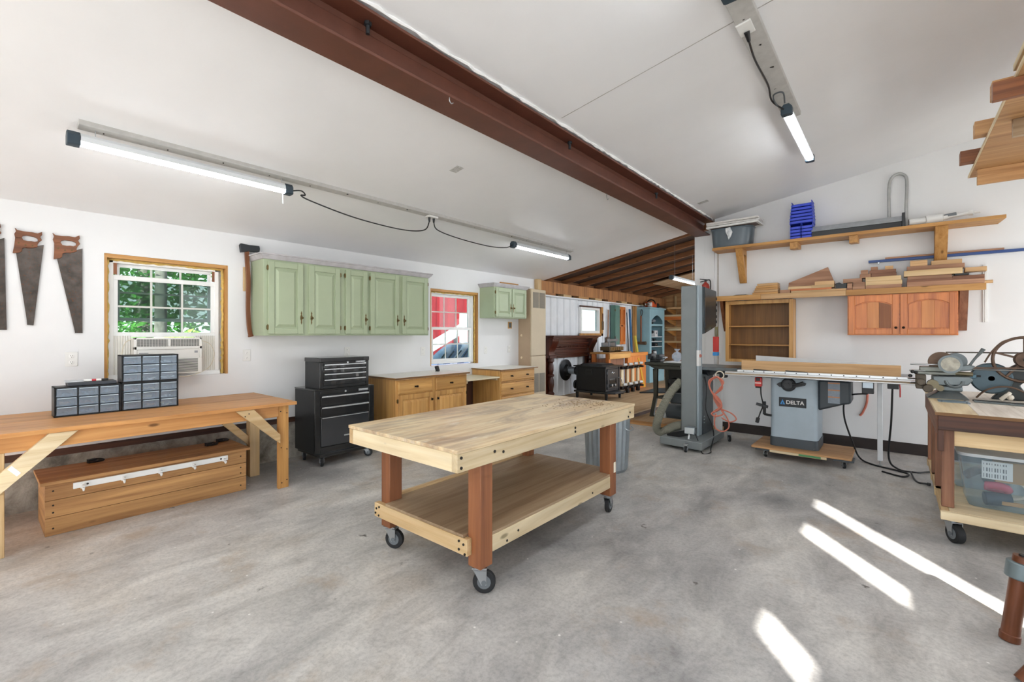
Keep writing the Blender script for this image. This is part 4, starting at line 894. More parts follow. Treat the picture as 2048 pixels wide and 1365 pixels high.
B(T).box(x0 + .041, x1 - .041, y0, y0 + .04, .718, zt - .021).build('apron_board', Wd('pinepale', 'x', True), T, .003)
B(T).box(x0 + .041, x1 - .041, y1 - .04, y1, .718, zt - .021).build('apron_board', Wd('pinepale', 'x'), T, .003)
LX = ((-2.578, -2.485), (-1.77, -1.677)); LY = ((1.735, 1.83), (3.17, 3.265)); zb = .148
RW = Wd('redwood', 'z', False, .6)
for (a, c) in LX:
    for (d, e) in LY: B(T).box(a, c, d, e, zb, zt - .022).build('leg', RW, T, .004)
B(T).prism([(-2.483, 1.70), (-1.772, 1.70), (-1.772, 1.832), (-1.679, 1.832), (-1.679, 3.168), (-1.772, 3.168), (-1.772, 3.30), (-2.483, 3.30), (-2.483, 3.168), (-2.538, 3.168), (-2.538, 1.832), (-2.483, 1.832)], 'z', .306, .322).build('shelf_sheet', Wd('greyply', 'y', False, .8), T, .002)
B(T).box(-2.60, -1.74, 1.697, 1.734, .215, .305).build('shelf_rail', Wd('pine', 'x'), T, .003)
B(T).box(-2.60, -1.74, 3.266, 3.303, .215, .305).build('shelf_rail', Wd('pine', 'x'), T, .003)
B(T).box(-1.715, -1.677, 1.831, 3.169, .215, .305).build('shelf_rail', Wd('pinepale', 'y', True), T, .003)
B(T).box(-2.578, -2.54, 1.831, 3.169, .245, .335).build('shelf_rail', Wd('pine', 'y'), T, .003)
for (x, z) in ((-2.575, .27), (-2.545, .285), (-2.585, .24), (-2.55, .23), (-1.80, .285), (-1.765, .275), (-1.80, .24), (-1.755, .225)): B(T).cyl((x, 1.697, z), (x, 1.693, z), .007, n=10).build('screw', SCREW, T)
for (y, z) in ((1.80, .775), (1.87, .76), (1.555, .79), (1.555, .74), (2.60, .775), (2.60, .75), (3.39, .74), (3.42, .77)): B(T).cyl((x1, y, z), (x1 + .004, y, z), .008, n=10).build('screw', SCREW, T)
for (y, z) in ((1.95, .235), (2.05, .26), (2.9, .25)): B(T).cyl((-1.677, y, z), (-1.674, y, z), .007, n=10).build('screw', SCREW, T)
B(T).box(-1.677, -1.6755, 3.225, 3.255, .32, .40).build('paper_label', M('paper', '#efe6d0', .7), T)
caster(T, -2.53, 1.782, zb, .062, .03, 25); caster(T, -1.723, 1.782, zb, .062, .03, 36); caster(T, -1.723, 3.217, zb, .062, .03, 100); caster(T, -2.53, 3.217, zb, .062, .03, 60)
# wood shavings on the benchtop far corner
sh = B(); rg = random.Random(5)
for _ in range(160):
    x, y = rg.gauss(-1.95, .13), rg.gauss(3.2, .14)
    if not (-2.55 < x < -1.66 and 2.7 < y < 3.47): continue
    s = rg.uniform(.003, .008); sh.obox((x, y, zt + .003), (s * 2, s, .002), (rg.uniform(-15, 15), rg.uniform(-15, 15), rg.uniform(0, 180)))
o = sh.build('wood_shavings', M('shaving', '#a58c6c', .8, 0, .5, 50)); o['kind'] = 'stuff'; tag(o, 'scattered wood chips on the far corner of the rolling workbench', 'wood chips')
# galvanised bin behind the bench
T = thing('trash_can', 'ribbed galvanised metal bin standing behind the rolling workbench', 'trash can', (-2.30, 4.27, 0))
n = 48; prof = [(.195, .0), (.205, .02), (.21, .03), (.235, .56), (.242, .575), (.242, .59), (.23, .59), (.228, .56), (.20, .04)]
b = B(T); vs = []; m = len(prof)
for k, (r, h) in enumerate(prof):
    for q in range(n):
        t = 2 * math.pi * q / n; rr = r + (.004 * (1 if q % 2 else -1) if 2 <= k <= 3 else 0); vs.append((-2.30 + rr * math.cos(t), 4.27 + rr * math.sin(t), h))
b.add(vs, [(a * n + q, a * n + (q + 1) % n, (a + 1) * n + (q + 1) % n, (a + 1) * n + q) for a in range(m - 1) for q in range(n)] + [tuple(range(n - 1, -1, -1)), tuple((m - 1) * n + q for q in range(n))])
b.build('bin', GALV, T, ang=20)
b = B(T).tube(bez([(-2.06, 4.20, .46), (-2.03, 4.22, .44), (-2.03, 4.32, .44), (-2.06, 4.34, .46)], 5), .006, 8); b.build('handle', GALV, T)
B(T).torus((-2.30, 4.27, .587), 'z', .24, .007, 40, 8).build('rim', GALV, T)
# ================================================================== BACK WALL
# ---- upper shelf
T = thing('wall_shelf', 'long upper wall shelf of pine planks on wooden brackets', 'shelf', (-.55, 6.88, 2.57))
B(T).prism([(-1.99, 7.045), (.84, 7.045), (.86, 6.72), (-1.97, 6.72)], 'z', 2.575, 2.612).build('shelf_board', Wd('shelf', 'x', True), T, .003)
def knee(T, x, y0, z1, z0, w=.085, kind='shelf'):
    B(T).prism([(y0 + .02, z1), (y0 + .09, z1), (7.04, z0 + .08), (7.04, z0), (7.0, z0)], 'x', x, x + w).build('diagonal_brace', Wd(kind, 'z', True), T, .003)
    B(T).box(x + .004, x + w - .004, 7.005, 7.046, z0 + .08, z1 - .075).build('wall_cleat', Wd(kind, 'z'), T, .002)
    B(T).box(x + .004, x + w - .004, y0 + .09, 7.04, z1 - .072, z1 - .001).build('arm', Wd(kind, 'y'), T, .002)
knee(T, -1.68, 6.73, 2.574, 2.12); knee(T, .335, 6.73, 2.574, 2.13, .105)
for x in (-1.03, -.42): B(T).prism([(6.735, 2.574), (7.04, 2.574), (7.04, 2.515), (6.80, 2.485), (6.745, 2.49)], 'x', x, x + .085).build('stub_bracket', Wd('shelf', 'y'), T, .003)
# things on the upper shelf
T = thing('storage_tub', 'dark grey oval plastic tub at the left end of the upper shelf', 'tub', (-1.72, 6.87, 2.612))
TUB = glass('tub_grey', (.35, .39, .42), 1, .75, '#59636b')
n = 32; prof = [(.96, 0.0), (1.0, .02), (1.08, .24), (1.12, .25), (1.12, .262), (1.04, .262), (.97, .03)]
vs = [(-1.74 + .25 * s * math.copysign(abs(math.cos(t)) ** .6, math.cos(t)), 6.878 + .145 * s * math.copysign(abs(math.sin(t)) ** .6, math.sin(t)), 2.613 + h) for s, h in prof for t in [2 * math.pi * q / n for q in range(n)]]
m = len(prof); B(T).add(vs, [(a * n + q, a * n + (q + 1) % n, (a + 1) * n + (q + 1) % n, (a + 1) * n + q) for a in range(m - 1) for q in range(n)] + [tuple(range(n - 1, -1, -1)), tuple((m - 1) * n + q for q in range(n))]).build('tub', M('tub_plastic', '#59646c', .3, 0, .12, 4), T, ang=30)
tf = B(T); tf.prism([(-1.79, 2.86), (-1.73, 2.87), (-1.70, 2.80), (-1.72, 2.74), (-1.75, 2.70), (-1.765, 2.76), (-1.785, 2.80)], 'y', 6.70, 6.713); tf.build('crumpled_foil', M('foil', '#e3e9ec', .2, .6, .3, 30, .8), T)
for k, (c, nm) in enumerate((('#e4e3df', 'lower white'), ('#cfccc8', 'middle grey-white'), ('#ddd9d4', 'upper white'))):
    z = 2.88 + k * .028; a = (-2, 3, -1)[k]; T = thing('framed_panel', '%s slatted frame in the stack lying across the grey tub' % nm, 'frame', (-1.70, 6.80, z), 0, 'frames stacked on the tub'); T.rotation_euler = (0, 0, R(a)); T['_w'] = (0, 0, 0)
    fm = M('frame_' + c[1:], c, .5, 0, .12, 20); L, Wi = .33, .15
    for (x0, x1, y0, y1) in ((-L, L, -Wi, -Wi + .03), (-L, L, Wi - .03, Wi), (-L, -L + .03, -Wi + .03, Wi - .03), (L - .03, L, -Wi + .03, Wi - .03)): B().box(x0, x1, y0, y1, 0, .024).build('rail', fm, T, .002)
    B().box(-L + .03, L - .03, -Wi + .03, Wi - .03, .004, .01).build('mesh_panel', M('mesh_brown', '#7b6a66', .6, 0, .3, 60), T)
BLU = M('bin_blue', '#2b45c4', .4, 0, .06)
# two short nested stacks with a wide nested stack on top
def bin_(x0, x1, z, label):
    T = thing('stacking_bin', label, 'bin', ((x0 + x1) / 2, 6.88, z), 0, 'blue stacking bins')
    y0, y1, t, h = 6.76, 7.0, .004, .07; b = B(T)
    b.box(x0, x1, y0, y1, z, z + t); b.box(x0, x0 + t, y0 + .02, y1, z, z + h); b.box(x1 - t, x1, y0 + .02, y1, z, z + h); b.box(x0, x1, y1 - t, y1, z, z + h); b.box(x0, x1, y0, y0 + t, z, z + .034)
    b.box(x0 - .004, x0 + .006, y0 + .02, y1, z + h - .006, z + h); b.box(x1 - .006, x1 + .004, y0 + .02, y1, z + h - .006, z + h); b.build('body', BLU, T, .0015)
    B(T).box(x0 + .02, x1 - .02, y0 - .004, y0, z + .008, z + .026).build('label_holder', M('bin_blue_lt', '#4257d8', .4), T)
names = ['bottom', 'second', 'third', 'top']
for s, (x0, x1) in enumerate(((-1.03, -.915), (-.905, -.79))):
    for k in range(4): bin_(x0, x1, 2.613 + k * .041, 'small blue bin, %s of the %s nested stack on the upper shelf' % (names[k], ('left', 'right')[s]))
nm2 = ['lowest', 'second', 'third', 'fourth', 'fifth', 'topmost']
for k in range(6): bin_(-1.035 + .004 * k, -.785 - .003 * k, 2.807 + k * .042, 'wide blue bin, %s of the upper nested stack on the shelf' % nm2[k])
T = thing('light_fixture', 'long silver metal trough fixture with black front lying on the upper shelf', 'fixture', (-.36, 6.88, 2.612))
B(T).box(-.80, .06, 6.76, 6.90, 2.613, 2.675).build('black_body', BLK, T, .003)
B(T).hexa([(-.80, 6.745, 2.676), (.07, 6.745, 2.676), (.07, 6.93, 2.676), (-.80, 6.93, 2.676), (-.80, 6.80, 2.745), (.07, 6.80, 2.745), (.07, 6.93, 2.745), (-.80, 6.93, 2.745)]).build('silver_cover', M('brushed', '#b8bcc0', .4, .7, .1, 20), T, .003)
B(T).box(.06, .085, 6.745, 6.93, 2.613, 2.77).build('end_plate', BLK, T, .003)
pts = bez([(-.05, 7.0, 2.613), (-.055, 7.0, 2.9), (-.055, 7.01, 3.14), (-.03, 7.015, 3.25), (.035, 7.015, 3.285), (.095, 7.015, 3.24), (.105, 7.01, 3.12), (.10, 7.0, 2.9), (.10, 7.0, 2.613)], 8)
solo('conduit_loop', B().tube(pts, .016, 10), M('conduit', '#b4b5b3', .4, .6, .1, 20), 'bent grey conduit loop standing on the upper shelf against the wall', 'conduit')
T = thing('pvc_assembly', 'white plastic pipe assembly with grey valve at the right end of the shelf', 'pipe fitting', (.37, 6.86, 2.612))
b = B(T); b.cyl((.12, 6.84, 2.665), (.27, 6.86, 2.668), .036, .038); b.build('pipe', WHITE, T)
B(T).cyl((.26, 6.86, 2.668), (.40, 6.87, 2.674), .052, .056, n=20).build('canister', WHITE, T, .006)
B(T).cyl((.40, 6.87, 2.674), (.44, 6.872, 2.68), .026).build('neck', WHITE, T); B(T).obox((.46, 6.872, 2.70), (.10, .035, .035), (0, -6, 0)).build('valve_handle', M('hub_grey', '#6f7478', .5), T, .006)
B(T).cyl((.44, 6.872, 2.68), (.62, 6.88, 2.70), .018).build('outlet_pipe', WHITE, T); B(T).lathe((.60, 6.879, 2.698), 'x', [(.02, 0), (.026, .01), (.026, .035), (.012, .045), (.01, .09)], 14).build('nozzle', WHITE, T)
# ---- lower shelf with brackets
T = thing('wall_shelf', 'long lower plank shelf carrying the pile of lumber offcuts', 'shelf', (-.62, 6.9, 1.86))
B(T).box(-1.97, .71, 6.755, 7.045, 1.905, 1.93).build('shelf_board', Wd('shelf', 'x'), T, .003)
for (a, c, kd) in ((-1.97, -1.36, 'shelf'), (-1.358, -.45, 'maple'), (-.448, .72, 'shelf')): B(T).box(a, c, 6.735, 6.755, 1.862, 1.93).build('front_lip', Wd(kd, 'x', True), T, .002)
B(T).prism([(6.80, 1.904), (7.045, 1.904), (7.045, 1.44), (6.985, 1.44)], 'x', .53, .60).build('bracket', Wd('walnutdk', 'z'), T, .003)
B(T).prism([(6.80, 1.904), (7.045, 1.904), (7.045, 1.44), (7.0, 1.50)], 'x', -1.90, -1.86).build('bracket', Wd('redwood', 'z'), T, .003)
# ---- lumber pile
LB = [  # x0, x1, y-front, depth, z0, z1, wood, label
 (-1.055, -.80, 6.79, .10, 1.977, 2.012, 'pine', 'pale pine offcut at the left of the lumber pile under the big triangle'),
 (-.77, -.571, 6.80, .08, 2.013, 2.058, 'maple', 'maple block leaning low in front of the triangular board'),
 (-.799, -.569, 6.78, .12, 1.977, 2.012, 'pine', 'narrow pine strip under the maple block by the triangular board'),
 (-1.026, -.594, 6.77, .16, 1.953, 1.976, 'cherry', 'reddish board lying low on the left part of the lumber shelf'),
 (-1.144, -1.03, 6.77, .12, 1.931, 1.975, 'walnut', 'brown end block leftmost in the lumber pile'),
 (-1.02, -.647, 6.762, .2, 1.931, 1.952, 'pine', 'thin pine board with a green smear at the shelf edge'),
 (-.646, -.45, 6.762, .2, 1.931, 1.954, 'maple', 'thin pale board just right of the green-smeared one'),
 (-.44, -.391, 6.78, .12, 1.955, 2.01, 'walnut', 'small square brown block beside the black curved offcut'),
 (-.55, -.391, 6.765, .2, 1.931, 1.954, 'walnutdk', 'thin dark board beneath the small square brown block'),
 (-.484, -.301, 6.83, .12, 2.022, 2.07, 'walnut', 'brown board above the small square block'),
 (-.385, -.27, 6.79, .14, 1.971, 2.02, 'walnut', 'upper of two brown end blocks left of the long pine boards'),
 (-.389, -.27, 6.775, .16, 1.931, 1.97, 'walnut', 'lower of two brown end blocks left of the long pine boards'),
 (-.314, -.245, 6.87, .10, 2.119, 2.165, 'walnut', 'small brown block high at the left step of the pile'),
 (-.323, -.219, 6.86, .12, 2.073, 2.118, 'walnut', 'brown block second from the top at the left step'),
 (-.221, -.157, 6.90, .08, 2.158, 2.20, 'walnut', 'small brown block topmost left of the pile'),
 (-.235, .009, 6.875, .12, 2.119, 2.157, 'walnutdk', 'dark brown board under the topmost small blocks'),
 (-.215, .013, 6.855, .14, 2.073, 2.118, 'walnutdk', 'dark brown board just above the upper long pine board'),
 (-.09, -.015, 6.90, .08, 2.158, 2.20, 'maple', 'small pale block topmost middle of the pile'),
 (-.266, .054, 6.80, .20, 2.021, 2.072, 'pine', 'upper of two long pine boards in the middle of the pile'),
 (-.266, .063, 6.79, .20, 1.974, 2.02, 'pine', 'lower of two long pine boards in the middle of the pile'),
 (-.265, .058, 6.775, .20, 1.931, 1.973, 'walnut', 'brown board under the two long pine boards'),
 (.077, .551, 6.80, .14, 2.052, 2.115, 'pine', 'longest bright pine board at the right of the pile'),
 (.104, .572, 6.86, .12, 2.116, 2.168, 'walnut', 'long figured brown board on top of the bright pine board'),
 (.309, .555, 6.89, .10, 2.169, 2.218, 'maple', 'pale board topmost right of the lumber pile'),
 (.132, .278, 6.89, .10, 2.169, 2.235, 'maple', 'short thick pale block at the very top beside the shelf brace'),
 (.108, .472, 6.82, .16, 2.012, 2.051, 'walnut', 'brown board under the longest bright pine board'),
 (.473, .717, 6.82, .16, 1.985, 2.030, 'walnutdk', 'dark brown board at the right end under the black box'),
 (.103, .472, 6.79, .18, 1.985, 2.011, 'walnutdk', 'thin dark board low at the right of the pile'),
 (.103, .713, 6.775, .2, 1.931, 1.984, 'walnut', 'long brown board lying directly on the right of the shelf'),
 (.576, .74, 6.88, .12, 2.071, 2.118, 'maple', 'pale board poking out past the right end of the pile')]
for (x0, x1, y, d, z0, z1, kd, lab) in LB: solo('lumber_offcut', B().box(x0, x1, y, min(y + d, 7.035), z0, z1), Wd(kd, 'x'), lab, 'lumber', 'offcuts piled on the lower shelf', .002)
solo('lumber_offcut', B().prism([(-1.075, 2.014), (-1.07, 2.075), (-.645, 2.245), (-.565, 2.014)], 'y', 6.93, 6.955), Wd('walnut', 'x'), 'big triangular brown board standing at the left of the lumber pile', 'lumber', 'offcuts piled on the lower shelf', .002)
solo('offcut_black', B().prism([(-.55, 1.955), (-.555, 2.02), (-.52, 2.03), (-.49, 2.01), (-.445, 2.02), (-.445, 1.955)], 'y', 6.80, 6.92), BLK, 'black curved offcut in the lumber pile', 'offcut', bev=.003)
solo('black_box', B().box(.49, .60, 6.80, 6.92, 2.031, 2.051), BLK, 'small black box at the right of the lumber pile', 'box', bev=.003)
solo('dowel', B().cyl((.712, 6.86, 1.952), (.78, 6.86, 1.952), .018, n=14), Wd('maple', 'x'), 'round dowel end sticking out at the right of the lower shelf', 'dowel')
for k in range(5):
    z = 1.931 + k * .030; off = .012 * k
    b = B(); b.prism([(-1.47 + off, z), (-1.17 - off * .2, z), (-1.17 - off * .2, z + .028), (-1.47 + off, z + .028)], 'y', 6.775 + off, 6.97)
    solo('wood_shingle', b, Wd(('oak', 'maple', 'shelf', 'oak', 'maple')[k], 'x'), '%s board of the small squared stack at the left of the lower shelf' % ('bottom', 'second', 'middle', 'fourth', 'top')[k], 'lumber', 'squared boards stacked on the lower shelf', .002)
b = B(); b.prism([(-1.74, 1.931), (-1.49, 1.931), (-1.56, 1.944), (-1.68, 1.944)], 'y', 6.80, 6.95)
solo('dark_wedge', b, BLK, 'thin black wedge lying at the left end of the lower shelf', 'wedge')
solo('blue_bar', B().box(-.246, 1.5, 7.0, 7.03, 2.262, 2.292), M('bar_blue', '#2a4a86', .4), 'long dark blue bar resting on pegs across the back wall', 'bar', bev=.002)
solo('brown_stick', B().box(-.09, .88, 7.0, 7.025, 2.293, 2.313), Wd('walnut', 'x'), 'thin brown stick lying on the long blue bar', 'stick', bev=.002)
for x in (-.15, 1.2): 
    o = solo('wall_peg', B().cyl((x, 7.05, 2.252), (x, 6.98, 2.252), .009, n=10), STEEL, ('left' if x < 0 else 'right') + ' steel peg holding the blue bar', 'peg')
T = thing('raceway', 'vertical white cable raceway on the wall right of the lumber shelf', 'raceway', (.744, 7.04, 1.53))
B(T).box(.724, .764, 7.035, 7.049, 1.53, 2.15).build('channel', WHITE, T, .003); B(T).box(.738, .750, 7.031, 7.035, 1.53, 2.15).build('cover', WHITE, T, .002)
# ---- open shelf cabinet
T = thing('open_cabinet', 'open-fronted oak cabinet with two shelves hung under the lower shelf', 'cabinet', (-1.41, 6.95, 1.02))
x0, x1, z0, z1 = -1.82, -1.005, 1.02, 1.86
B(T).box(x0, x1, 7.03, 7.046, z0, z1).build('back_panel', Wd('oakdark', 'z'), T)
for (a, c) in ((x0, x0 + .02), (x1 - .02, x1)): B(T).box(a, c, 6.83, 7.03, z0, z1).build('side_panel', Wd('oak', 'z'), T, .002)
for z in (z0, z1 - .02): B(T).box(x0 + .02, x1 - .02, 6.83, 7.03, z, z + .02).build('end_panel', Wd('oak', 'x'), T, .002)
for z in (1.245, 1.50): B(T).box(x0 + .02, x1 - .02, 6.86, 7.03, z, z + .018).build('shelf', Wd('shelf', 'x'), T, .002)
b = B(T)
for (a, c, d, e) in ((x0, x0 + .045, z0, z1), (x1 - .045, x1, z0, z1)): b.box(a, c, 6.812, 6.83, d, e)
b.box(x0 + .045, x1 - .045, 6.812, 6.83, z0, z0 + .04); b.box(x0 + .045, x1 - .045, 6.812, 6.83, z1 - .05, z1); b.build('face_frame', Wd('oak', 'z'), T, .002)
# ---- cherry two-door cabinet (doors face -y)
T = thing('cherry_cabinet', 'orange cherry wall cabinet with two arched panel doors', 'cabinet', (.04, 6.9, 1.39))
CHZ = Wd('cherry', 'z'); x0, x1, z0, z1 = -.435, .515, 1.39, 1.86
B(T).box(x0, x1, 6.775, 7.046, z0, z1).build('carcass', CHZ, T, .002); B(T).box(x0, x1, 6.755, 6.775, z0, z1).build('face_frame', Wd('cherry', 'x'), T, .002)
def arched_door(a, c, kn):
    z0d, z1d, y = 1.40, 1.85, 6.755; fr = .06; n = 10
    arc = [(a + fr + (c - a - 2 * fr) * q / n, z1d - fr - .055 + .05 * math.sin(math.pi * q / n) ** .8) for q in range(n + 1)]
    d = B(T); d.box(a, c, y - .010, y - .001, z0d, z1d)
    d.box(a, a + fr, y - .022, y - .010, z0d, z1d); d.box(c - fr, c, y - .022, y - .010, z0d, z1d); d.box(a + fr, c - fr, y - .022, y - .010, z0d, z0d + fr)
    d.prism([(a + fr, z1d), (c - fr, z1d)] + [p for p in arc[::-1]], 'y', y - .022, y - .010)
    d = d.build('door', CHZ, T, .003)
    w = (c - a - 2 * fr); s0 = 0
    for k, kd in enumerate(('cherry', 'cherrylt', 'redwood' if kn > 0 else 'cherry')):
        e0, e1 = a + fr + .012 + (w - .024) * k / 3, a + fr + .012 + (w - .024) * (k + 1) / 3
        top = [(xx, zz - .014) for xx, zz in ((e0, 0), ((e0 + e1) / 2, 0), (e1, 0))]
        f = lambda xx: z1d - fr - .055 + .05 * math.sin(math.pi * (xx - a - fr) / w) ** .8 - .012
        B(d, org=d['_w']).prism([(e0, z0d + fr + .012), (e1, z0d + fr + .012)] + [(e1 + (e0 - e1) * q / 6, f(e1 + (e0 - e1) * q / 6)) for q in range(7)], 'y', y - .019, y - .010).build('panel_stave', Wd(kd, 'z'), d, .002)
    xk = c - .028 if kn > 0 else a + .028
    k = B(d, org=d['_w']); k.cyl((xk, y - .022, 1.475), (xk, y - .036, 1.475), .006, n=8); k.ball((xk, y - .042, 1.475), .014, 10); k.build('knob', KNB, d)
arched_door(-.425, .035, 1); arched_door(.045, .505, -1)
solo('white_post', B().box(-1.93, -1.84, 6.72, 6.75, 0, .93), WHITE, 'white upright board behind the band saw, left of the orange cord', 'board', bev=.003)
# ---- fire extinguisher and column things
T = thing('fire_extinguisher', 'small red fire extinguisher on the white column behind the band saw', 'extinguisher', (-2.13, 6.95, 1.85))
B(T).lathe((-2.13, 6.95, 1.80), 'z', [(.05, 0), (.055, .02), (.055, .30), (.045, .335), (.02, .355), (.018, .37)], 18).build('cylinder', M('ext_red', '#a8382c', .35), T)
b = B(T); b.cyl((-2.13, 6.95, 2.17), (-2.13, 6.95, 2.20), .015); b.obox((-2.15, 6.95, 2.205), (.12, .02, .012), (0, 10, 0)); b.obox((-2.16, 6.95, 2.18), (.09, .02, .01), (0, -10, 0)); b.build('valve', BLK, T)
B(T).tube(bez([(-2.12, 6.95, 2.19), (-2.07, 6.95, 2.19), (-2.06, 6.95, 2.10), (-2.07, 6.95, 1.98)], 6), .008, 8).build('hose', BLK, T)
# ================================================================== TABLE SAW
SAW = M('saw_paint', '#a9b8c2', .42, 0, .06, 5, wear='#8a7f74', wearamt=-.045); DKS = M('saw_dark', '#3a4248', .45, 0, .08, 5); ALU = M('aluminium', '#d9dcdd', .35, .6, .04)
T = thing('table_saw', 'grey-blue cabinet table saw with a long fence rail against the back wall', 'table saw', (-.85, 6.15, .12))
def rrect(x0, x1, y0, y1, r, n=5):
    out = []
    for (cx, cy, a) in ((x1 - r, y1 - r, 0), (x0 + r, y1 - r, 90), (x0 + r, y0 + r, 180), (x1 - r, y0 + r, 270)):
        for k in range(n + 1): t = R(a + 90 * k / n); out.append((cx + r * math.cos(t), cy + r * math.sin(t)))
    return out
B(T).prism(rrect(-1.105, -.645, 5.95, 6.42, .05), 'z', .225, .90).build('cabinet', SAW, T)
B(T).prism(rrect(-1.112, -.638, 5.943, 6.427, .055), 'z', .121, .225).build('plinth', M('saw_plinth', '#454d53', .5, 0, .08, 5, wear='#d9dbd8', wearamt=-.02), T)
B(T).box(-1.42, .12, 5.84, 6.60, .918, .962).build('table_top', M('cast_iron', '#8b9094', .35, .7, .1, 10), T, .004)
b = B(T); b.box(-1.30, -.45, 5.90, 6.5, .90, .918); b.build('table_web', DKS, T)
B(T).box(-1.54, .165, 5.735, 5.80, .918, .963).build('fence_rail', ALU, T, .006)
B(T).box(-1.535, .15, 5.7335, 5.736, .93, .950).build('rail_tape', M('tape_tan', '#a08f78', .5, 0, .1, 40), T)
B(T).box(.165, .18, 5.73, 5.805, .912, .968).build('rail_cap', WHITE, T, .003)
fb = B(T).box(-1.42, .12, 5.802, 5.838, .955, .985).build('front_angle', ALU, T, .002)
for k in range(14): x = -1.35 + k * .105; B(fb, org=fb['_w']).cyl((x, 5.802, .972), (x, 5.799, .972), .006, n=8).build('hole', BLK, fb)
for (x0, x1) in ((-1.25, -1.06), (-.93, -.72)): B(T).obox(((x0 + x1) / 2, 5.82, .988), (x1 - x0, .03, .012), (0, 3, 0)).build('clamp_lever', BLK, T, .003)
B(T).prism([(-.645, .90), (-.36, .90), (-.355, .66), (-.42, .645), (-.645, .56)], 'y', 5.99, 6.35).build('motor_cover', DKS, T, .02)
st_ = B(T).box(-.555, -.45, 5.968, 5.9905, .655, .885).build('warning_label', M('label_grey', '#8b95a0', .5, 0, .1, 60), T)
for z in (.875, .80, .725): B(st_, org=st_['_w']).box(-.555, -.45, 5.9665, 5.969, z - .008, z + .004).build('orange_band', M('label_orange', '#c98a5e', .5), st_)
b = B(T); b.lathe((-.92, 5.95, .83), 'y', [(.075, 0), (.075, -.02), (.06, -.035), (.03, -.035)], 24); b.prism([(-1.01, .80), (-1.04, .83), (-1.01, .85), (-.95, .875), (-.90, .79)], 'y', 5.935, 5.95); b.prism([(-.86, .80), (-.76, .83), (-.75, .855), (-.79, .87), (-.86, .83)], 'y', 5.938, 5.95); b.build('tilt_scale_plate', M('crank_dark', '#2f3235', .45), T, .002)
b = B(T); b.torus((-.92, 5.905, .835), 'y', .058, .009, 28, 8); b.bar((-.975, 5.905, .835), (-.865, 5.905, .835), .02, .012, (0, 1, 0)); b.cyl((-.92, 5.95, .835), (-.92, 5.89, .835), .016); b.tube(bez([(-.875, 5.90, .84), (-.82, 5.89, .845), (-.77, 5.88, .87)], 6), .016, 10); b.build('handwheel', M('crank_black', '#26282b', .35), T)
bd = B(T).box(-1.015, -.75, 5.944, 5.951, .58, .685).build('badge', M('badge_dark', '#25282c', .5, 0, .2, 20, wear='#9ba3a8', wearamt=.0), T)
B(bd, org=bd['_w']).prism([(-1.003, .605), (-.955, .605), (-.979, .66)], 'y', 5.9425, 5.944).build('triangle_mark', M('logo_blue', '#3f8fd0', .4), bd)
B(bd, org=bd['_w']).prism([(-.988, .611), (-.970, .611), (-.979, .632)], 'y', 5.9415, 5.9425).build('triangle_inner', M('badge_dark2', '#25282c', .5), bd)
lettering('DELTA', .058, WHITE, bd, (-.858, 5.9435, .630), (90, 0, 0), .0008, bold=.001)
# switch box, mitre-gauge clamp
sb = B(T).box(-1.235, -1.165, 5.80, 5.86, .80, .905).build('switch_box', M('switch_red', '#c93a35', .4), T, .008)
B(sb, org=sb['_w']).box(-1.222, -1.178, 5.793, 5.80, .865, .900).build('switch_paddle', BLK, sb, .003); B(sb, org=sb['_w']).box(-1.232, -1.168, 5.7985, 5.80, .835, .850).build('text_plate', M('plate_pink', '#efc9c2', .5), sb); B(sb, org=sb['_w']).box(-1.228, -1.172, 5.80, 5.85, .785, .80).build('foot', BLK, sb, .003)
b = B(T); b.bar((-1.16, 5.93, .62), (-1.16, 5.93, .47), .03, .03, (0, 1, 0)); b.bar((-1.24, 5.90, .59), (-1.12, 5.92, .56), .03, .03); b.bar((-1.16, 5.92, .475), (-1.08, 5.90, .47), .02, .025); b.build('bracket', BLK, T, .004)
B(T).tube(bez([(-1.18, 5.84, .79), (-1.18, 5.86, .70), (-1.17, 5.90, .58), (-1.20, 5.90, .48), (-1.215, 5.9, .43)], 6), .007, 8).build('cord', BLK, T)
B(T).obox((-1.225, 5.9, .40), (.035, .035, .06), (0, 12, 0)).build('plug', BLK, T, .004)
B(T).box(-.145, -.10, 6.24, 6.285, .05, .915).build('support_leg', M('leg_white', '#dfe3e5', .4), T, .004); B(T).lathe((-.1225, 6.2625, .0), 'z', [(.022, 0), (.022, .006), (.006, .012), (.006, .05)], 14).build('leveling_foot', STEEL, T)
B(T).box(-.14, -.11, 6.10, 6.28, .885, .917).build('leg_bracket', WHITE, T, .003)
b = B(T).box(-.27, -.17, 6.10, 6.22, .77, .90).build('power_box', BLK, T, .004); B(b, org=b['_w']).box(-.265, -.175, 6.095, 6.10, .83, .895).build('cover_plate', GALV, b, .002)
B(T).box(-.06, .03, 6.05, 6.15, .84, .91).build('second_switch', BLK, T, .004); B(T).tube([(.035, 6.08, .90), (.04, 6.07, .84), (.04, 6.07, .76)], .006, 8).build('red_tag', M('switch_red', '#c93a35', .4), T)
solo('fence_board', B().box(-1.418, .046, 5.985, 6.02, .9625, 1.085), Wd('maple', 'x'), 'long pale wooden board standing on edge on the table saw', 'board', bev=.003)
b = B(); b.hexa([(-1.38, 6.55, .9625), (.06, 6.55, .9625), (.06, 6.57, .9625), (-1.38, 6.57, .9625), (-1.38, 6.55, 1.125), (.06, 6.55, 1.062), (.06, 6.57, 1.062), (-1.38, 6.57, 1.125)])
solo('white_plank', b, M('white_board', '#e6e7e6', .5), 'tapered white plank standing behind the wooden board on the table saw', 'board', bev=.002)
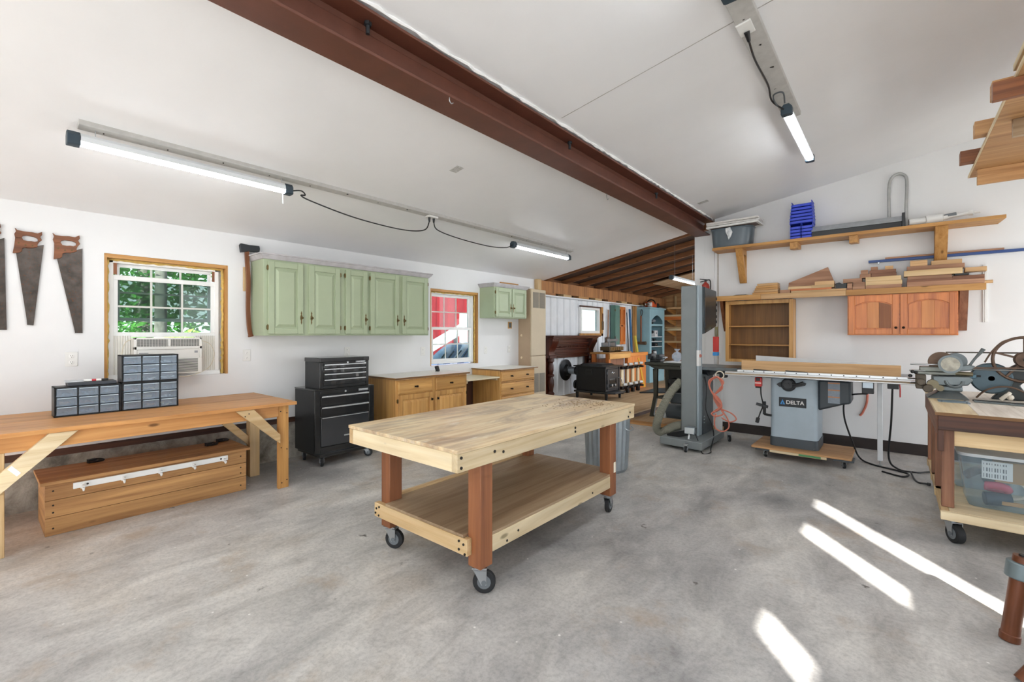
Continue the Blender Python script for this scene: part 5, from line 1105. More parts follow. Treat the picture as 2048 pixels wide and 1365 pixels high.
# dolly
T = thing('dolly', 'plywood dolly on small casters under the table saw', 'dolly', (-.83, 6.1, 0))
B(T).box(-1.27, -.34, 5.80, 6.45, .098, .12).build('plywood_deck', Wd('plyold', 'x'), T, .003)
B(T).box(-1.08, -.55, 5.782, 5.799, .075, .10).build('front_strip', Wd('pinepale', 'x'), T, .002); B(T).box(-.80, -.60, 5.778, 5.782, .08, .10).build('green_mark', M('green_paint', '#4d8a55', .5), T)
for x in (-1.23, -.50):
    B(T).box(x, x + .18, 5.81, 6.0, .078, .097).build('caster_block', DKS, T, .003); caster(T, x + .09, 5.87, .078, .032, .02, -70)
    caster(T, x + .09, 6.35, .098, .038, .02, -70)
# cords near the saw
ORC = M('cord_orange', '#c4715c', .5); T = thing('extension_cord', 'coiled orange extension cord hanging from the left end of the saw rail', 'cord', (-1.58, 5.72, .3))
rg = random.Random(11); cx, cy = -1.60, 5.68
def strand(pts): return bez(pts, 8)
for k in range(4):
    o = rg.uniform(-.02, .02); q = rg.uniform(-.02, .02)
    pts = [(cx - .02 + o, cy + .02 * k, .90), (cx - .10 + o, cy + .012 * k, .84), (cx - .085 + q, cy, .74), (cx + .0 + o, cy - .01 * k, .64), (cx + .04 + q, cy, .56), (cx - .01 - o, cy + .01 * k, .50), (cx - .07 - q, cy, .455), (cx - .02, cy - .01, .43 + q), (cx + .06, cy, .47), (cx + .0 + o, cy + .015, .56), (cx - .05 + q, cy + .01, .66), (cx + .03 + o, cy, .76), (cx + .05 - o, cy, .84), (cx - .01, cy + .01 * k, .895)]
    B(T).tube(strand(pts), .0075, 7).build('strand', ORC, T)
B(T).tube(strand([(cx - .02, cy, .46), (cx - .04, cy, .36), (cx - .02, cy, .28), (cx + .06, cy, .26), (cx + .12, cy, .32), (cx + .10, cy + .01, .42), (cx + .04, cy, .50)]), .0075, 7).build('lower_loop', ORC, T)
B(T).tube(strand([(cx + .04, cy, .52), (cx + .15, cy, .48), (cx + .20, cy, .42), (cx + .13, cy, .38), (cx + .04, cy, .42)]), .0075, 7).build('side_loop', ORC, T)
B(T).torus((cx + .01, 5.715, .915), 'y', .045, .007, 24, 8).build('hanging_loop', M('cord_cream', '#d9d0bc', .6), T)
solo('electric_cable', B().tube(bez([(-.22, 6.12, .77), (-.40, 6.14, .72), (-.43, 6.2, .5), (-.36, 6.3, .2), (-.30, 6.35, .03), (-.18, 6.2, .008), (.0, 6.1, .008), (.10, 6.0, .008), (.05, 5.86, .008), (-.1, 5.95, .008)], 10), .009, 8), BLK, 'black power cord drooping from the saw to the floor behind the white leg', 'cord')
solo('electric_cable', B().tube(bez([(-.02, 6.10, .84), (-.03, 6.12, .5), (-.05, 6.15, .12), (.02, 6.10, .024), (.15, 6.05, .024), (.25, 6.2, .012), (.4, 6.4, .009)], 10), .009, 8), BLK, 'black cord running down from the saw switch and under the lathe bench', 'cord')
solo('plug_cord', B().tube(bez([(.12, 6.02, .03), (.14, 5.85, .009), (.17, 5.72, .009), (.22, 5.70, .014), (.25, 5.69, .014)], 8), .008, 8, lambda t: .008 if t < .8 else .014), BLK, 'loose black plug end lying on the floor right of the saw leg', 'plug')
solo('conduit_pipe', B().tube(bez([(-.26, 7.036, .93), (-.26, 7.036, .6), (-.30, 7.036, .45), (-.33, 7.036, .40)], 6), .012, 8), ORC, 'short orange cable hanging on the wall behind the table saw', 'cable')
# ================================================================== BAND SAW
BS = M('bandsaw_grey', '#858b8c', .42, .1, .06, 5); BSD = M('bandsaw_dark', '#4c5357', .35, .2, .08, 5); BSL = M('bandsaw_light', '#9dabb2', .4)
T = thing('band_saw', 'tall grey band saw with spine column facing the room', 'band saw', (-1.98, 6.0, 0))
b = B(T); b.prism([(-2.25, 5.55), (-1.73, 5.50), (-1.73, 6.42), (-2.25, 6.42)], 'z', .035, .125); b.build('base', BS, T, .006)
B(T).box(-2.10, -1.90, 5.86, 5.97, .125, 2.015).build('spine_column', BS, T, .012)
B(T).box(-1.90, -1.875, 5.845, 5.99, .125, 2.015).build('spine_flange', BSL, T, .008)
B(T).prism([(5.99, 2.01), (6.49, 1.99), (6.49, 1.50), (6.30, 1.46), (5.99, 1.40)], 'x', -2.08, -1.86).build('upper_wheel_housing', BSD, T, .012)
d = B(T).prism([(5.995, 2.0), (6.48, 1.98), (6.48, 1.51), (6.30, 1.47), (5.995, 1.41)], 'x', -1.862, -1.845).build('wheel_door', M('bandsaw_door', '#3b4043', .25, .3, .06, 4), T, .004)
for z in (1.55, 1.62, 1.70, 1.78, 1.86): B(d, org=d['_w']).box(-1.85, -1.84, 6.47, 6.495, z, z + .035).build('latch', BLK, d, .002)
for z in (1.49, 1.87): B(d, org=d['_w']).box(-1.85, -1.84, 5.985, 6.005, z, z + .05).build('hinge', IRON, d, .002)
B(T).prism([(5.97, .125), (6.40, .125), (6.40, .86), (5.97, .90)], 'x', -2.08, -1.86).build('lower_wheel_housing', BSD, T, .012)
for z in (.27, .31, .35): B(T).box(-1.86, -1.853, 6.0, 6.02, z, z + .012).build('vent_slot', BSL, T)
B(T).box(-2.16, -1.47, 5.99, 6.62, .945, .985).build('work_table', M('cast_table', '#6d7477', .3, .7, .1, 10), T, .005)
b = B(T); b.prism([(6.05, .945), (6.5, .945), (6.4, .86), (6.15, .86)], 'x', -2.02, -1.85); b.box(-1.85, -1.58, 6.2, 6.35, .89, .945); b.build('trunnion', IRON, T, .004)
b = B(T); b.cyl((-1.62, 6.12, .92), (-1.62, 6.05, .90), .022); b.box(-1.68, -1.60, 6.02, 6.1, .86, .91); b.build('tilt_clamp', BLK, T, .003)
B(T).box(-1.80, -1.795, 6.30, 6.31, .985, 1.46).build('blade', STEEL, T); B(T).box(-1.82, -1.79, 6.33, 6.36, 1.20, 1.50).build('guide_post', M('brass_post', '#8d8560', .4, .7), T)
B(T).box(-1.83, -1.775, 6.27, 6.35, 1.17, 1.37).build('blade_guard', M('switch_red', '#c93a35', .4), T, .004); B(T).box(-1.83, -1.77, 6.26, 6.34, 1.12, 1.165).build('guide_block', M('logo_blue', '#3f8fd0', .4), T, .004)
sw = B(T).box(-1.90, -1.872, 5.84, 5.93, 1.0, 1.20).build('switch_plate', WHITE, T, .004); B(sw, org=sw['_w']).ball((-1.868, 5.885, 1.13), .022, 10).build('stop_button', M('button_red', '#b06a5c', .4), sw)
mt = B(T); mt.cyl((-2.38, 6.12, .36), (-2.10, 6.12, .36), .10, n=24); mt.cyl((-2.42, 6.12, .36), (-2.38, 6.12, .36), .06, .10, n=24); mt.build('motor', M('motor_dark', '#3e4346', .45), T, .006)
B(T).box(-2.40, -2.36, 6.02, 6.22, .27, .44).build('motor_end_plate', M('motor_light', '#b4b7b6', .5), T, .01)
b = B(T); b.box(-2.24, -2.10, 5.95, 6.08, .50, .62); b.cyl((-2.28, 6.0, .53), (-2.10, 6.0, .53), .05, n=20); b.build('upper_motor_box', M('motor_dark', '#3e4346', .45), T, .006)
hb = bez([(-2.12, 5.93, .80), (-2.22, 5.86, .66), (-2.30, 5.80, .48), (-2.36, 5.76, .30), (-2.37, 5.74, .18), (-2.31, 5.76, .135), (-2.20, 5.86, .20), (-2.12, 5.95, .22)], 14)
fine = []
for k in range(len(hb) - 1):
    for q in range(3): fine.append(hb[k].lerp(hb[k + 1], q / 3))
L = len(fine); B(T).tube(fine, .05, 14, lambda t: .052 + (.004 if int(round(t * (L - 1))) % 3 == 0 else -.002)).build('dust_hose', M('hose_grey', '#8f8e80', .6, 0, .08, 8), T, ang=60)
B(T).obox((-2.05, 5.66, .16), (.30, .03, .07), (0, -18, 0)).build('pedal', BLK, T, .004)
bx = B(T).box(-1.965, -1.845, 5.60, 5.70, .19, .27).build('outlet_box', GALV, T, .004); B(bx, org=bx['_w']).box(-1.96, -1.85, 5.594, 5.60, .195, .265).build('cover_plate', M('plate_pale', '#cfd5d6', .4), bx, .002)
B(T).bar((-1.92, 5.65, .19), (-1.92, 5.62, .1), .02, .02, (0, 1, 0)).build('caster_stem', STEEL, T)
caster(T, -1.90, 5.47, .10, .038, .025, -80); caster(T, -1.66, 6.38, .11, .042, .025, -60); caster(T, -2.2, 6.36, .034, .015, .012, 0)
B(T).tube(bez([(-1.855, 6.02, .86), (-1.84, 6.05, .7), (-1.835, 6.0, .45), (-1.80, 6.12, .24), (-1.74, 6.0, .13), (-1.70, 5.75, .02), (-1.66, 5.60, .008), (-1.72, 5.50, .008), (-1.80, 5.60, .12), (-1.85, 5.62, .21)], 10), .006, 8).build('power_cord', BLK, T)
# ================================================================== LATHE BENCH, OVERHEAD RACK, STAND
T = thing('lathe_bench', 'old dark wooden bench with pale plank top on casters, right edge', 'workbench', (.9, 5.1, 0))
zt = .87
PL = Wd('ashgrey', 'y')
xs = [.215, .42, .66, .92, 1.18, 1.44, 1.70]
for k in range(6): B(T).box(xs[k] + .001, xs[k + 1] - .001, 4.27, 5.95, zt - .022, zt).build('top_plank', Wd('ashgrey' if k % 3 else 'pinepale', 'y'), T, .002)
B(T).box(.21, 1.70, 4.262, 4.27, zt - .024, zt - .004).build('edge_strip', Wd('oakdark', 'x'), T)
B(T).box(.225, 1.69, 4.275, 4.315, .745, zt - .024).build('front_apron', Wd('dark', 'x'), T, .004)
B(T).box(.222, .262, 4.317, 5.93, .70, zt - .024).build('side_apron', Wd('walnutdk', 'y'), T, .004)
B(T).box(.30, 1.69, 4.335, 4.37, .635, .742).build('drawer_front', Wd('pine', 'x', True), T, .003)
for (a, c, y0, y1) in ((.245, .31, 4.318, 4.36), (.24, .30, 4.86, 4.93), (.24, .30, 5.30, 5.37), (.24, .30, 5.85, 5.92), (1.62, 1.68, 4.318, 4.36), (1.62, 1.68, 5.85, 5.92)):
    B(T).box(a, c, y0, y1, .212, .745 if y0 < 4.4 else .845).build('leg', Wd('walnutdk', 'z'), T, .004)
B(T).box(.225, .255, 4.275, 4.33, .60, .745).build('corner_post', Wd('dark', 'z'), T, .003)
B(T).box(.235, 1.69, 4.20, 4.24, .155, .21).build('base_rail', Wd('pinepale', 'x', True), T, .003)
for y in (4.80, 5.27, 5.83): B(T).box(.235, 1.69, y, y + .09, .155, .21).build('base_rail', Wd('pine', 'x'), T, .003)
B(T).box(.28, 1.69, 4.242, 5.80, .19, .211).build('base_sheet', Wd('pinepale', 'x'), T, .002)
B(T).box(.24, .278, 4.242, 5.83, .158, .21).build('base_side', Wd('pine', 'y'), T, .002)
caster(T, .30, 4.275, .155, .062, .045, -60); caster(T, 1.6, 4.275, .155, .062, .045, 80); caster(T, .30, 5.75, .155, .062, .045, -60); caster(T, 1.6, 5.75, .155, .062, .045, 80)
# clear totes
def tote(x0, x1, y0, y1, z0, h, label, cont):
    T = thing('storage_tote', label, 'tote', ((x0 + x1) / 2, (y0 + y1) / 2, z0))
    e = .055; n = 6
    def ring(g, z, r): return [(x, y, z) for x, y in rrect(x0 + g, x1 - g, y0 + g, y1 - g, r, n)]
    rs = [ring(e, z0 + .002, .05), ring(e - .012, z0 + .03, .055), ring(.012, z0 + h - .04, .06), ring(.0, z0 + h - .035, .06), ring(.0, z0 + h - .02, .06)]
    m = len(rs[0]); vs = [p for r in rs for p in r]
    B(T).add(vs, [(a * m + q, a * m + (q + 1) % m, (a + 1) * m + (q + 1) % m, (a + 1) * m + q) for a in range(len(rs) - 1) for q in range(m)] + [tuple(range(m))]).build('box', glass('tote_clear', (.84, .90, .93), 1, .22, '#aebfca'), T, ang=50)
    l = B(T); r1, r2, r3 = ring(-.008, z0 + h - .022, .065), ring(-.008, z0 + h - .002, .065), ring(.035, z0 + h + .004, .05); vs = r1 + r2 + r3
    l.add(vs, [(a * m + q, a * m + (q + 1) % m, (a + 1) * m + (q + 1) % m, (a + 1) * m + q) for a in range(2) for q in range(m)] + [tuple(range(2 * m, 3 * m)), tuple(range(m - 1, -1, -1))]); l.build('lid', M('tote_lid', '#b9bfc2', .45), T, ang=30)
    return T
T = tote(.34, .98, 4.40, 4.78, .212, .375, 'large clear plastic tote with grey lid on the lower deck of the bench', True)
cb = B(T).box(.52, .66, 4.47, 4.60, .40, .54).build('cardboard_box', M('cardboard', '#b08a5c', .8), T, .002)
lb = B(cb, org=cb['_w']).box(.455, .60, 4.462, 4.469, .415, .535).build('paper_label', M('paper_white', '#f0f0ee', .6), cb)
for z in (.425, .465, .510):
    for k in range(9): B(lb, org=lb['_w']).box(.463 + k * .013, .463 + k * .013 + (.003, .007, .005)[k % 3], 4.4605, 4.462, z, z + (.026 if z < .5 else .012)).build('print_bar', M('print_grey', '#6b6f74', .6), lb)
B(T).tube(bez([(.48, 4.50, .36), (.54, 4.48, .37), (.58, 4.50, .35), (.54, 4.53, .34), (.48, 4.52, .35)], 6), .028, 10).build('pink_tool', M('pink_plastic', '#c9566e', .4), T)
B(T).tube(bez([(.62, 4.49, .42), (.66, 4.48, .38), (.66, 4.49, .32), (.60, 4.50, .29), (.55, 4.52, .30), (.60, 4.52, .34)], 8), .008, 8).build('cable', M('cord_cream', '#d9d0bc', .6), T)
b = B(T); b.cyl((.47, 4.50, .27), (.60, 4.52, .28), .045, n=14); b.build('dark_tool', M('tool_blue', '#2f4658', .5), T, .004)
B(T).obox((.60, 4.48, .262), (.10, .02, .025), (0, 0, 5)).build('wood_stick', Wd('maple', 'x'), T, .002)
B(T).lathe((.74, 4.52, .27), 'z', [(.04, 0), (.045, .05), (.045, .20), (.05, .21)], 16).build('jar', M('jar_white', '#d8d3c9', .5), T)
T = tote(.31, .95, 4.90, 5.26, .212, .36, 'second clear plastic tote behind the first on the lower deck', True)
B(T).tube(bez([(.42, 5.0, .30), (.50, 4.98, .36), (.60, 5.02, .33), (.52, 5.05, .28)], 6), .03, 10).build('bundle', M('rust_brown', '#7d5a45', .7), T)
# ---- small metal lathe / shaper and countershaft
CI = M('cast_grey', '#6d7577', .4, .5, .12, 10, .1); CID = M('cast_dark', '#3c3f3f', .5, .4, .2, 12, .15); GRS = M('greasy_brass', '#7c735c', .45, .5, .2, 14); RST = M('rusty_iron', '#6a5648', .55, .5, .2, 14, .15)
T = thing('metal_lathe', 'small antique grey metal lathe with cranks at the left end of the bench', 'lathe', (.32, 5.25, .87))
B(T).hexa([(.20, 5.12, .871), (.46, 5.12, .871), (.46, 5.42, .871), (.20, 5.42, .871), (.28, 5.18, .93), (.40, 5.18, .93), (.40, 5.36, .93), (.28, 5.36, .93)]).build('pedestal', CI, T, .008)
B(T).box(.265, .42, 5.17, 5.37, .93, .975).build('column', CI, T, .01)
b = B(T); b.prism([(.27, .975), (.45, .985), (.48, 1.03), (.46, 1.06), (.24, 1.05), (.24, .99)], 'y', 5.16, 5.38); b.build('knee_casting', CI, T, .008)
B(T).torus((.37, 5.155, 1.02), 'y', .05, .012, 24, 8, 180, 360).build('yoke', CI, T)
b = B(T); b.box(.13, .47, 5.19, 5.35, 1.06, 1.085); b.box(.16, .40, 5.21, 5.33, 1.085, 1.125); b.build('carriage', M('carriage_grey', '#787b74', .4, .5, .2, 14), T, .006)
b = B(T); b.box(.135, .20, 5.15, 5.34, .94, 1.06); b.cyl((.165, 5.10, 1.0), (.165, 5.16, 1.0), .03); b.cyl((.21, 5.12, .95), (.21, 5.2, .95), .035); b.build('gear_case', M('gear_brown', '#5a5145', .5, .4, .25, 16, .2), T, .008)
b = B(T); b.cyl((.24, 5.13, .985), (.24, 5.2, .985), .038, n=12); b.cyl((.285, 5.14, .955), (.285, 5.2, .955), .025, n=12); b.build('change_gears', GRS, T)
for (z, x0, L) in ((1.145, .10, .2), (1.09, .095, .12), (1.02, .085, .06), (.985, .10, .05)): B(T).cyl((x0, 5.20, z), (x0 + L, 5.22, z), .007, n=10).build('feed_screw', STEEL, T)
for (x, z) in ((.115, 1.08), (.10, 1.045), (.135, 1.075)): B(T).ball((x, 5.19, z), .015, 10).build('crank_knob', BLK, T)
B(T).lathe((.345, 5.14, 1.155), 'y', [(.075, 0), (.075, .012), (.062, .018), (.062, .03)], 28).build('face_wheel', CI, T); B(T).lathe((.345, 5.135, 1.155), 'y', [(.058, 0), (.058, .004)], 24).build('bright_disc', M('bright_worn', '#a5a194', .5, .4, .3, 25), T)
B(T).lathe((.30, 5.28, 1.165), 'y', [(.085, 0), (.085, .04), (.07, .05)], 28).build('rear_pulley', RST, T); B(T).lathe((.39, 5.33, 1.17), 'y', [(.072, 0), (.072, .05)], 28).build('rear_pulley', CI, T)
b = B(T); b.prism([(.40, 1.10), (.47, 1.11), (.49, 1.145), (.45, 1.155), (.40, 1.14)], 'y', 5.15, 5.19); b.build('lever_hub', CI, T, .006)
B(T).tube(bez([(.455, 5.17, 1.14), (.485, 5.16, 1.20), (.515, 5.15, 1.25), (.535, 5.145, 1.285)], 8), .01, 12, lambda t: .009 + .010 * max(0, t - .4)).build('lever', CI, T)
B(T).box(.45, .50, 5.2, 5.3, 1.045, 1.075).build('tailstock', M('steel_blue', '#4e6773', .4, .6), T, .004); B(T).cyl((.50, 5.25, 1.06), (.53, 5.25, 1.06), .008, n=10).build('tail_screw', BLK, T)
b = B(T); b.cyl((.38, 5.2, 1.08), (.48, 5.2, 1.075), .018); b.build('spindle', GRS, T)
b = B(T); b.cyl((.44, 5.16, 1.13), (.80, 5.3, 1.135), .006, n=8); b.build('push_rod', RST, T); B(T).cyl((.44, 5.18, 1.118), (.80, 5.32, 1.112), .005, n=8).build('push_rod', STEEL, T)
b = B(T); b.tube([(.33, 5.31, 1.248), (.90, 5.46, 1.25)], .006, 6); b.build('drive_belt', M('belt_leather', '#4f463d', .7), T)
T = thing('motor_guard_box', 'pale blue metal switch plate on the bench below the small lathe', 'plate', (.33, 4.98, .87))
B(T).box(.26, .44, 4.88, 5.05, .8705, .8745).build('plate', M('steel_blue_pale', '#8fa5b4', .35, .6), T, .002)
for (x, y) in ((.28, 4.90), (.42, 4.90), (.42, 5.03)): B(T).cyl((x, y, .8745), (x, y, .878), .006, n=8).build('bolt', SCREW, T)
T = thing('countershaft', 'cast iron countershaft stand with a big spoked flywheel on the bench', 'flywheel', (.76, 5.4, .87))
b = B(T); b.prism([(.60, .871), (.82, .871), (.80, .92), (.76, .99), (.86, 1.12), (.86, 1.18), (.78, 1.19), (.69, 1.12), (.64, 1.06), (.66, .95), (.62, .90)], 'y', 5.36, 5.42); b.build('stand', CID, T, .008)
B(T).torus((.78, 5.33, 1.20), 'y', .175, .011, 44, 10).build('flywheel_rim', RST, T)
b = B(T)
for k in range(5): a = R(90 + 72 * k); b.bar((.78, 5.33, 1.20), (.78 + .17 * math.cos(a), 5.33, 1.20 + .17 * math.sin(a)), .016, .026, (0, 1, 0))
b.build('spokes', RST, T, .003); B(T).lathe((.78, 5.29, 1.20), 'y', [(.055, 0), (.06, .01), (.06, .07), (.035, .08)], 24).build('step_pulley', RST, T); B(T).cyl((.78, 5.20, 1.20), (.78, 5.5, 1.20), .016).build('shaft', STEEL, T)
B(T).lathe((.60, 5.34, 1.04), 'y', [(.115, .0), (.125, .01), (.125, .05), (.10, .06)], 32).build('idler_disc', M('disc_teal', '#495a62', .4, .4, .1, 6), T)
B(T).cyl((.60, 5.34, 1.04), (.60, 5.42, 1.04), .02).build('idler_axle', CID, T)
B(T).bar((.60, 5.40, 1.04), (.70, 5.40, 1.08), .03, .03).build('idler_arm', CID, T, .003)
B(T).tube(bez([(.51, 5.30, .882), (.56, 5.26, .95), (.64, 5.24, .985), (.72, 5.25, .975), (.84, 5.28, .90)], 8), .007, 8).build('belt', RST, T)
B(T).tube(bez([(.56, 5.33, 1.17), (.60, 5.32, 1.26), (.66, 5.32, 1.34), (.72, 5.32, 1.36)], 6), .006, 8).build('belt', RST, T)
b = B(T); b.tube(bez([(.64, 5.24, .885), (.67, 5.23, .92), (.69, 5.24, .94)], 5), .014, 8); b.ball((.69, 5.23, .905), .022, 10); b.build('clamp_knob', M('knob_cream', '#d8cfc0', .5), T)
B(T).tube(bez([(.80, 5.25, .895), (.86, 5.24, .94), (.95, 5.26, .92), (.90, 5.27, .885), (.80, 5.25, .885)], 6), .009, 8).build('loose_belt', M('belt_leather', '#4f463d', .7), T)

for k, (z, y, c, lab) in enumerate(((.871, 5.09, CID, 'dark flat steel bar lying along the bench in front of the flywheel'), (.871, 5.02, CI, 'grey flat steel bar lying along the bench, nearest the camera'))):
    solo('steel_bar', B().hexa([(.47, y, z), (1.3, y - .16 - .06 * k, z), (1.3, y - .12 - .06 * k, z), (.47, y + .035, z), (.47, y, z + .012), (1.3, y - .16 - .06 * k, z + .012), (1.3, y - .12 - .06 * k, z + .012), (.47, y + .035, z + .012)]), c, lab, 'steel bar', bev=.002)
# ---- overhead lumber platform
T = thing('overhead_rack', 'overhead plywood storage platform at the upper right corner', 'rack', (1.2, 4.4, 2.7))
zp = 2.75
B(T).box(.49, 1.9, 3.0, 5.56, zp, zp + .018).build('plywood_sheet', Wd('plyold', 'x', True, .6), T, .002)
B(T).box(.482, .49, 3.0, 5.56, zp, zp + .018).build('edge_strip', Wd('pinepale', 'y'), T)
for (y, x0, z0, z1, kd) in ((5.30, .515, zp - .125, zp - .001, 'plyold'), (4.20, .565, zp - .11, zp - .001, 'greyply'), (3.52, .40, zp - .10, zp - .001, 'redwood')): B(T).box(x0, 1.95, y, y + .04, z0, z1).build('joist', Wd(kd, 'x'), T, .003)
for (y, x0) in ((5.1, .40), (4.45, .42), (3.8, .43)): B(T).box(x0, 1.95, y, y + .09, zp + .02, zp + .115).build('cross_board', Wd('redwood' if y > 5 else 'plyold', 'x'), T, .003)
for (x, y) in ((1.85, 3.3), (1.85, 5.2)): B(T).box(x, x + .04, y, y + .09, zp + .118, zr(x)).build('hanger_post', Wd('pine', 'z'), T, .003)
solo('pine_board', B().box(.505, .62, 2.9, 3.75, zp + .118, zp + .155), Wd('pinepale', 'y'), 'pale board lying on the overhead platform at the picture corner', 'board', bev=.003)
# ---- pipe stand bottom right
BRN = M('brown_pipe', '#6f3f26', .35, .2, .12, 8); T = thing('pipe_stand', 'brown steel pipe stand with grey collar at the lower right corner', 'stand', (.45, 2.95, 0))
p0, p1 = Vector((.40, 3.06, 0)), Vector((.445, 3.08, .39)); d = (p1 - p0).normalized()
B(T).cyl(p0, p1, .032, n=20).build('leg_pipe', BRN, T); B(T).cyl(p0, p0 + d * .035, .036, n=20).build('foot_cap', BRN, T, .004)
B(T).cyl(p0 + d * .29, p0 + d * .365, .05, n=24).build('collar', M('collar_grey', '#79868a', .4, .5), T, .006); B(T).cyl(p0 + d * .385, p0 + d * .40, .014, n=10).build('pipe_bore', BLK, T)
B(T).cyl((.395, 2.72, 0), (.62, 2.86, .33), .032, n=20).build('leg_pipe', BRN, T)
B(T).cyl((.43, 3.075, .33), (.70, 2.90, .33), .022, n=16).build('cross_bar', BRN, T); B(T).cyl((.70, 2.90, 0), (.70, 2.90, .40), .032, n=20).build('leg_pipe', BRN, T)
# ================================================================== REAR ROOM
zf = .14
MH = Wd('mahog', 'y'); MHZ = Wd('mahog', 'z')
T = thing('fireplace_mantel', 'carved dark mahogany fireplace mantel against the white ribbed wall', 'mantel', (-5.13, 8.05, zf))
B(T).box(-5.232, -4.98, 7.16, 8.98, 1.345, 1.375).build('mantel_shelf', MH, T, .006)
B(T).box(-5.232, -5.01, 7.19, 8.93, 1.31, 1.345).build('shelf_moulding', MH, T, .008)
B(T).box(-5.232, -5.16, 7.40, 8.72, .92, 1.31).build('frieze', MH, T, .004)
for z, h, d in ((.925, .035, .03), (1.00, .03, .04), (1.10, .035, .05), (1.20, .03, .035)): B(T).box(-5.16, -5.16 + d, 7.40, 8.72, z, z + h).build('frieze_moulding', MH, T, .008)
b = B(T)
for k in range(26): y = 7.43 + k * .049; b.cyl((-5.15, y, 1.152), (-5.118, y, 1.152), .016, n=8)
b.build('beading', MHZ, T, kind='stuff')
for y in (7.20, 8.70):
    y1 = y + .21
    b = B(T); b.prism([(-5.232, 1.31), (-5.02, 1.31), (-5.03, 1.24), (-5.08, 1.16), (-5.13, 1.06), (-5.12, .98), (-5.232, .98)], 'y', y, y1); b.build('corbel', MHZ, T, .008)
    B(T).box(-5.232, -5.09, y - .01, y1 + .01, .93, .985).build('capital', MHZ, T, .006)
    yc = y + .105
    B(T).lathe((-5.15, yc, zf), 'z', [(.085, 0), (.085, .05), (.06, .07), (.075, .10), (.045, .14), (.05, .2), (.062, .27), (.058, .36), (.04, .42), (.065, .44), (.065, .47), (.04, .49), (.055, .55), (.05, .66), (.04, .70), (.065, .73), (.065, .79)], 18).build('turned_column', MHZ, T)
    B(T).box(-5.232, -5.20, y, y1, zf, .93).build('pilaster', MHZ, T, .003)
# stove
SB = M('stove_black', '#232527', .42, .3, .08, 6); SBT = M('stove_top', '#2f3234', .35, .3, .08, 6)
T = thing('wood_stove', 'black cast iron wood stove on short legs in front of the mantel', 'stove', (-4.5, 8.02, zf))
B(T).box(-4.83, -4.20, 7.73, 8.30, .30, .765).build('firebox', SB, T, .008)
for (x, y) in ((-4.835, 7.725), (-4.215, 7.725), (-4.215, 8.275), (-4.835, 8.275)): B(T).box(x, x + .03, y, y + .03, .30, .765).build('corner_bead', SB, T, .006)
B(T).box(-4.88, -4.15, 7.68, 8.35, .765, .79).build('top_plate', SBT, T, .01); B(T).hexa([(-4.78, 7.76, .79), (-4.28, 7.76, .79), (-4.28, 8.27, .79), (-4.78, 8.27, .79), (-4.74, 7.80, .825), (-4.32, 7.80, .825), (-4.32, 8.23, .825), (-4.74, 8.23, .825)]).build('raised_griddle', SBT, T, .006)
B(T).prism([(-4.87, 7.69), (-4.15, 7.69), (-4.02, 7.80), (-4.02, 8.23), (-4.15, 8.34), (-4.87, 8.34)], 'z', .265, .30).build('base_plate', SBT, T, .006)
for (x, y) in ((-4.82, 7.74), (-4.18, 7.74), (-4.18, 8.29), (-4.82, 8.29)): B(T).cyl((x, y, zf), (x, y, .265), .022, .034, n=10).build('leg', SB, T)
d = B(T).box(-4.20, -4.178, 7.79, 8.24, .34, .73).build('door', SB, T, .008); B(d, org=d['_w']).box(-4.178, -4.174, 7.86, 8.17, .38, .54).build('door_glass', M('stove_glass', '#15181a', .08, 0, .1), d)
b = B(d, org=d['_w']); b.tube(bez([(-4.175, 7.95, .65), (-4.172, 7.98, .67), (-4.172, 8.0, .64), (-4.172, 8.03, .655), (-4.172, 8.07, .65)], 5), .006, 6); b.build('script_logo', ALU, d)
for z in (.42, .66): B(d, org=d['_w']).cyl((-4.185, 7.775, z - .025), (-4.185, 7.775, z + .025), .012, n=8).build('hinge', SBT, d)
B(d, org=d['_w']).tube(bez([(-4.17, 8.20, .55), (-4.12, 8.22, .54), (-4.10, 8.26, .44)], 5), .008, 8).build('handle', STEEL, d)
for y in (7.92, 8.05): B(d, org=d['_w']).cyl((-4.174, y, .42), (-4.14, y, .42), .025, n=12).build('draft_knob', STEEL, d)
v = B(T).box(-4.62, -4.47, 7.715, 7.73, .62, .72).build('side_vent', SBT, T, .003); B(v, org=v['_w']).box(-4.59, -4.50, 7.712, 7.716, .655, .695).build('vent_opening', BLK, v)
b = B(T); b.cyl((-4.86, 7.95, .66), (-4.98, 7.95, .66), .085, n=24); b.build('flue_collar', SB, T); B(T).cyl((-4.98, 7.95, .66), (-5.13, 7.95, .66), .075, n=24).build('flue_pipe', GALV, T)
b = B(T); b.lathe((-5.23, 7.95, .66), 'x', [(.22, 0), (.22, .012), (.12, .03), (.10, .09), (.085, .10)], 32); b.build('wall_thimble', SB, T, ang=30)
b = B(T); b.cyl((-4.86, 7.80, .40), (-4.90, 7.80, .40), .09, n=20); b.build('blower', SB, T, .005)
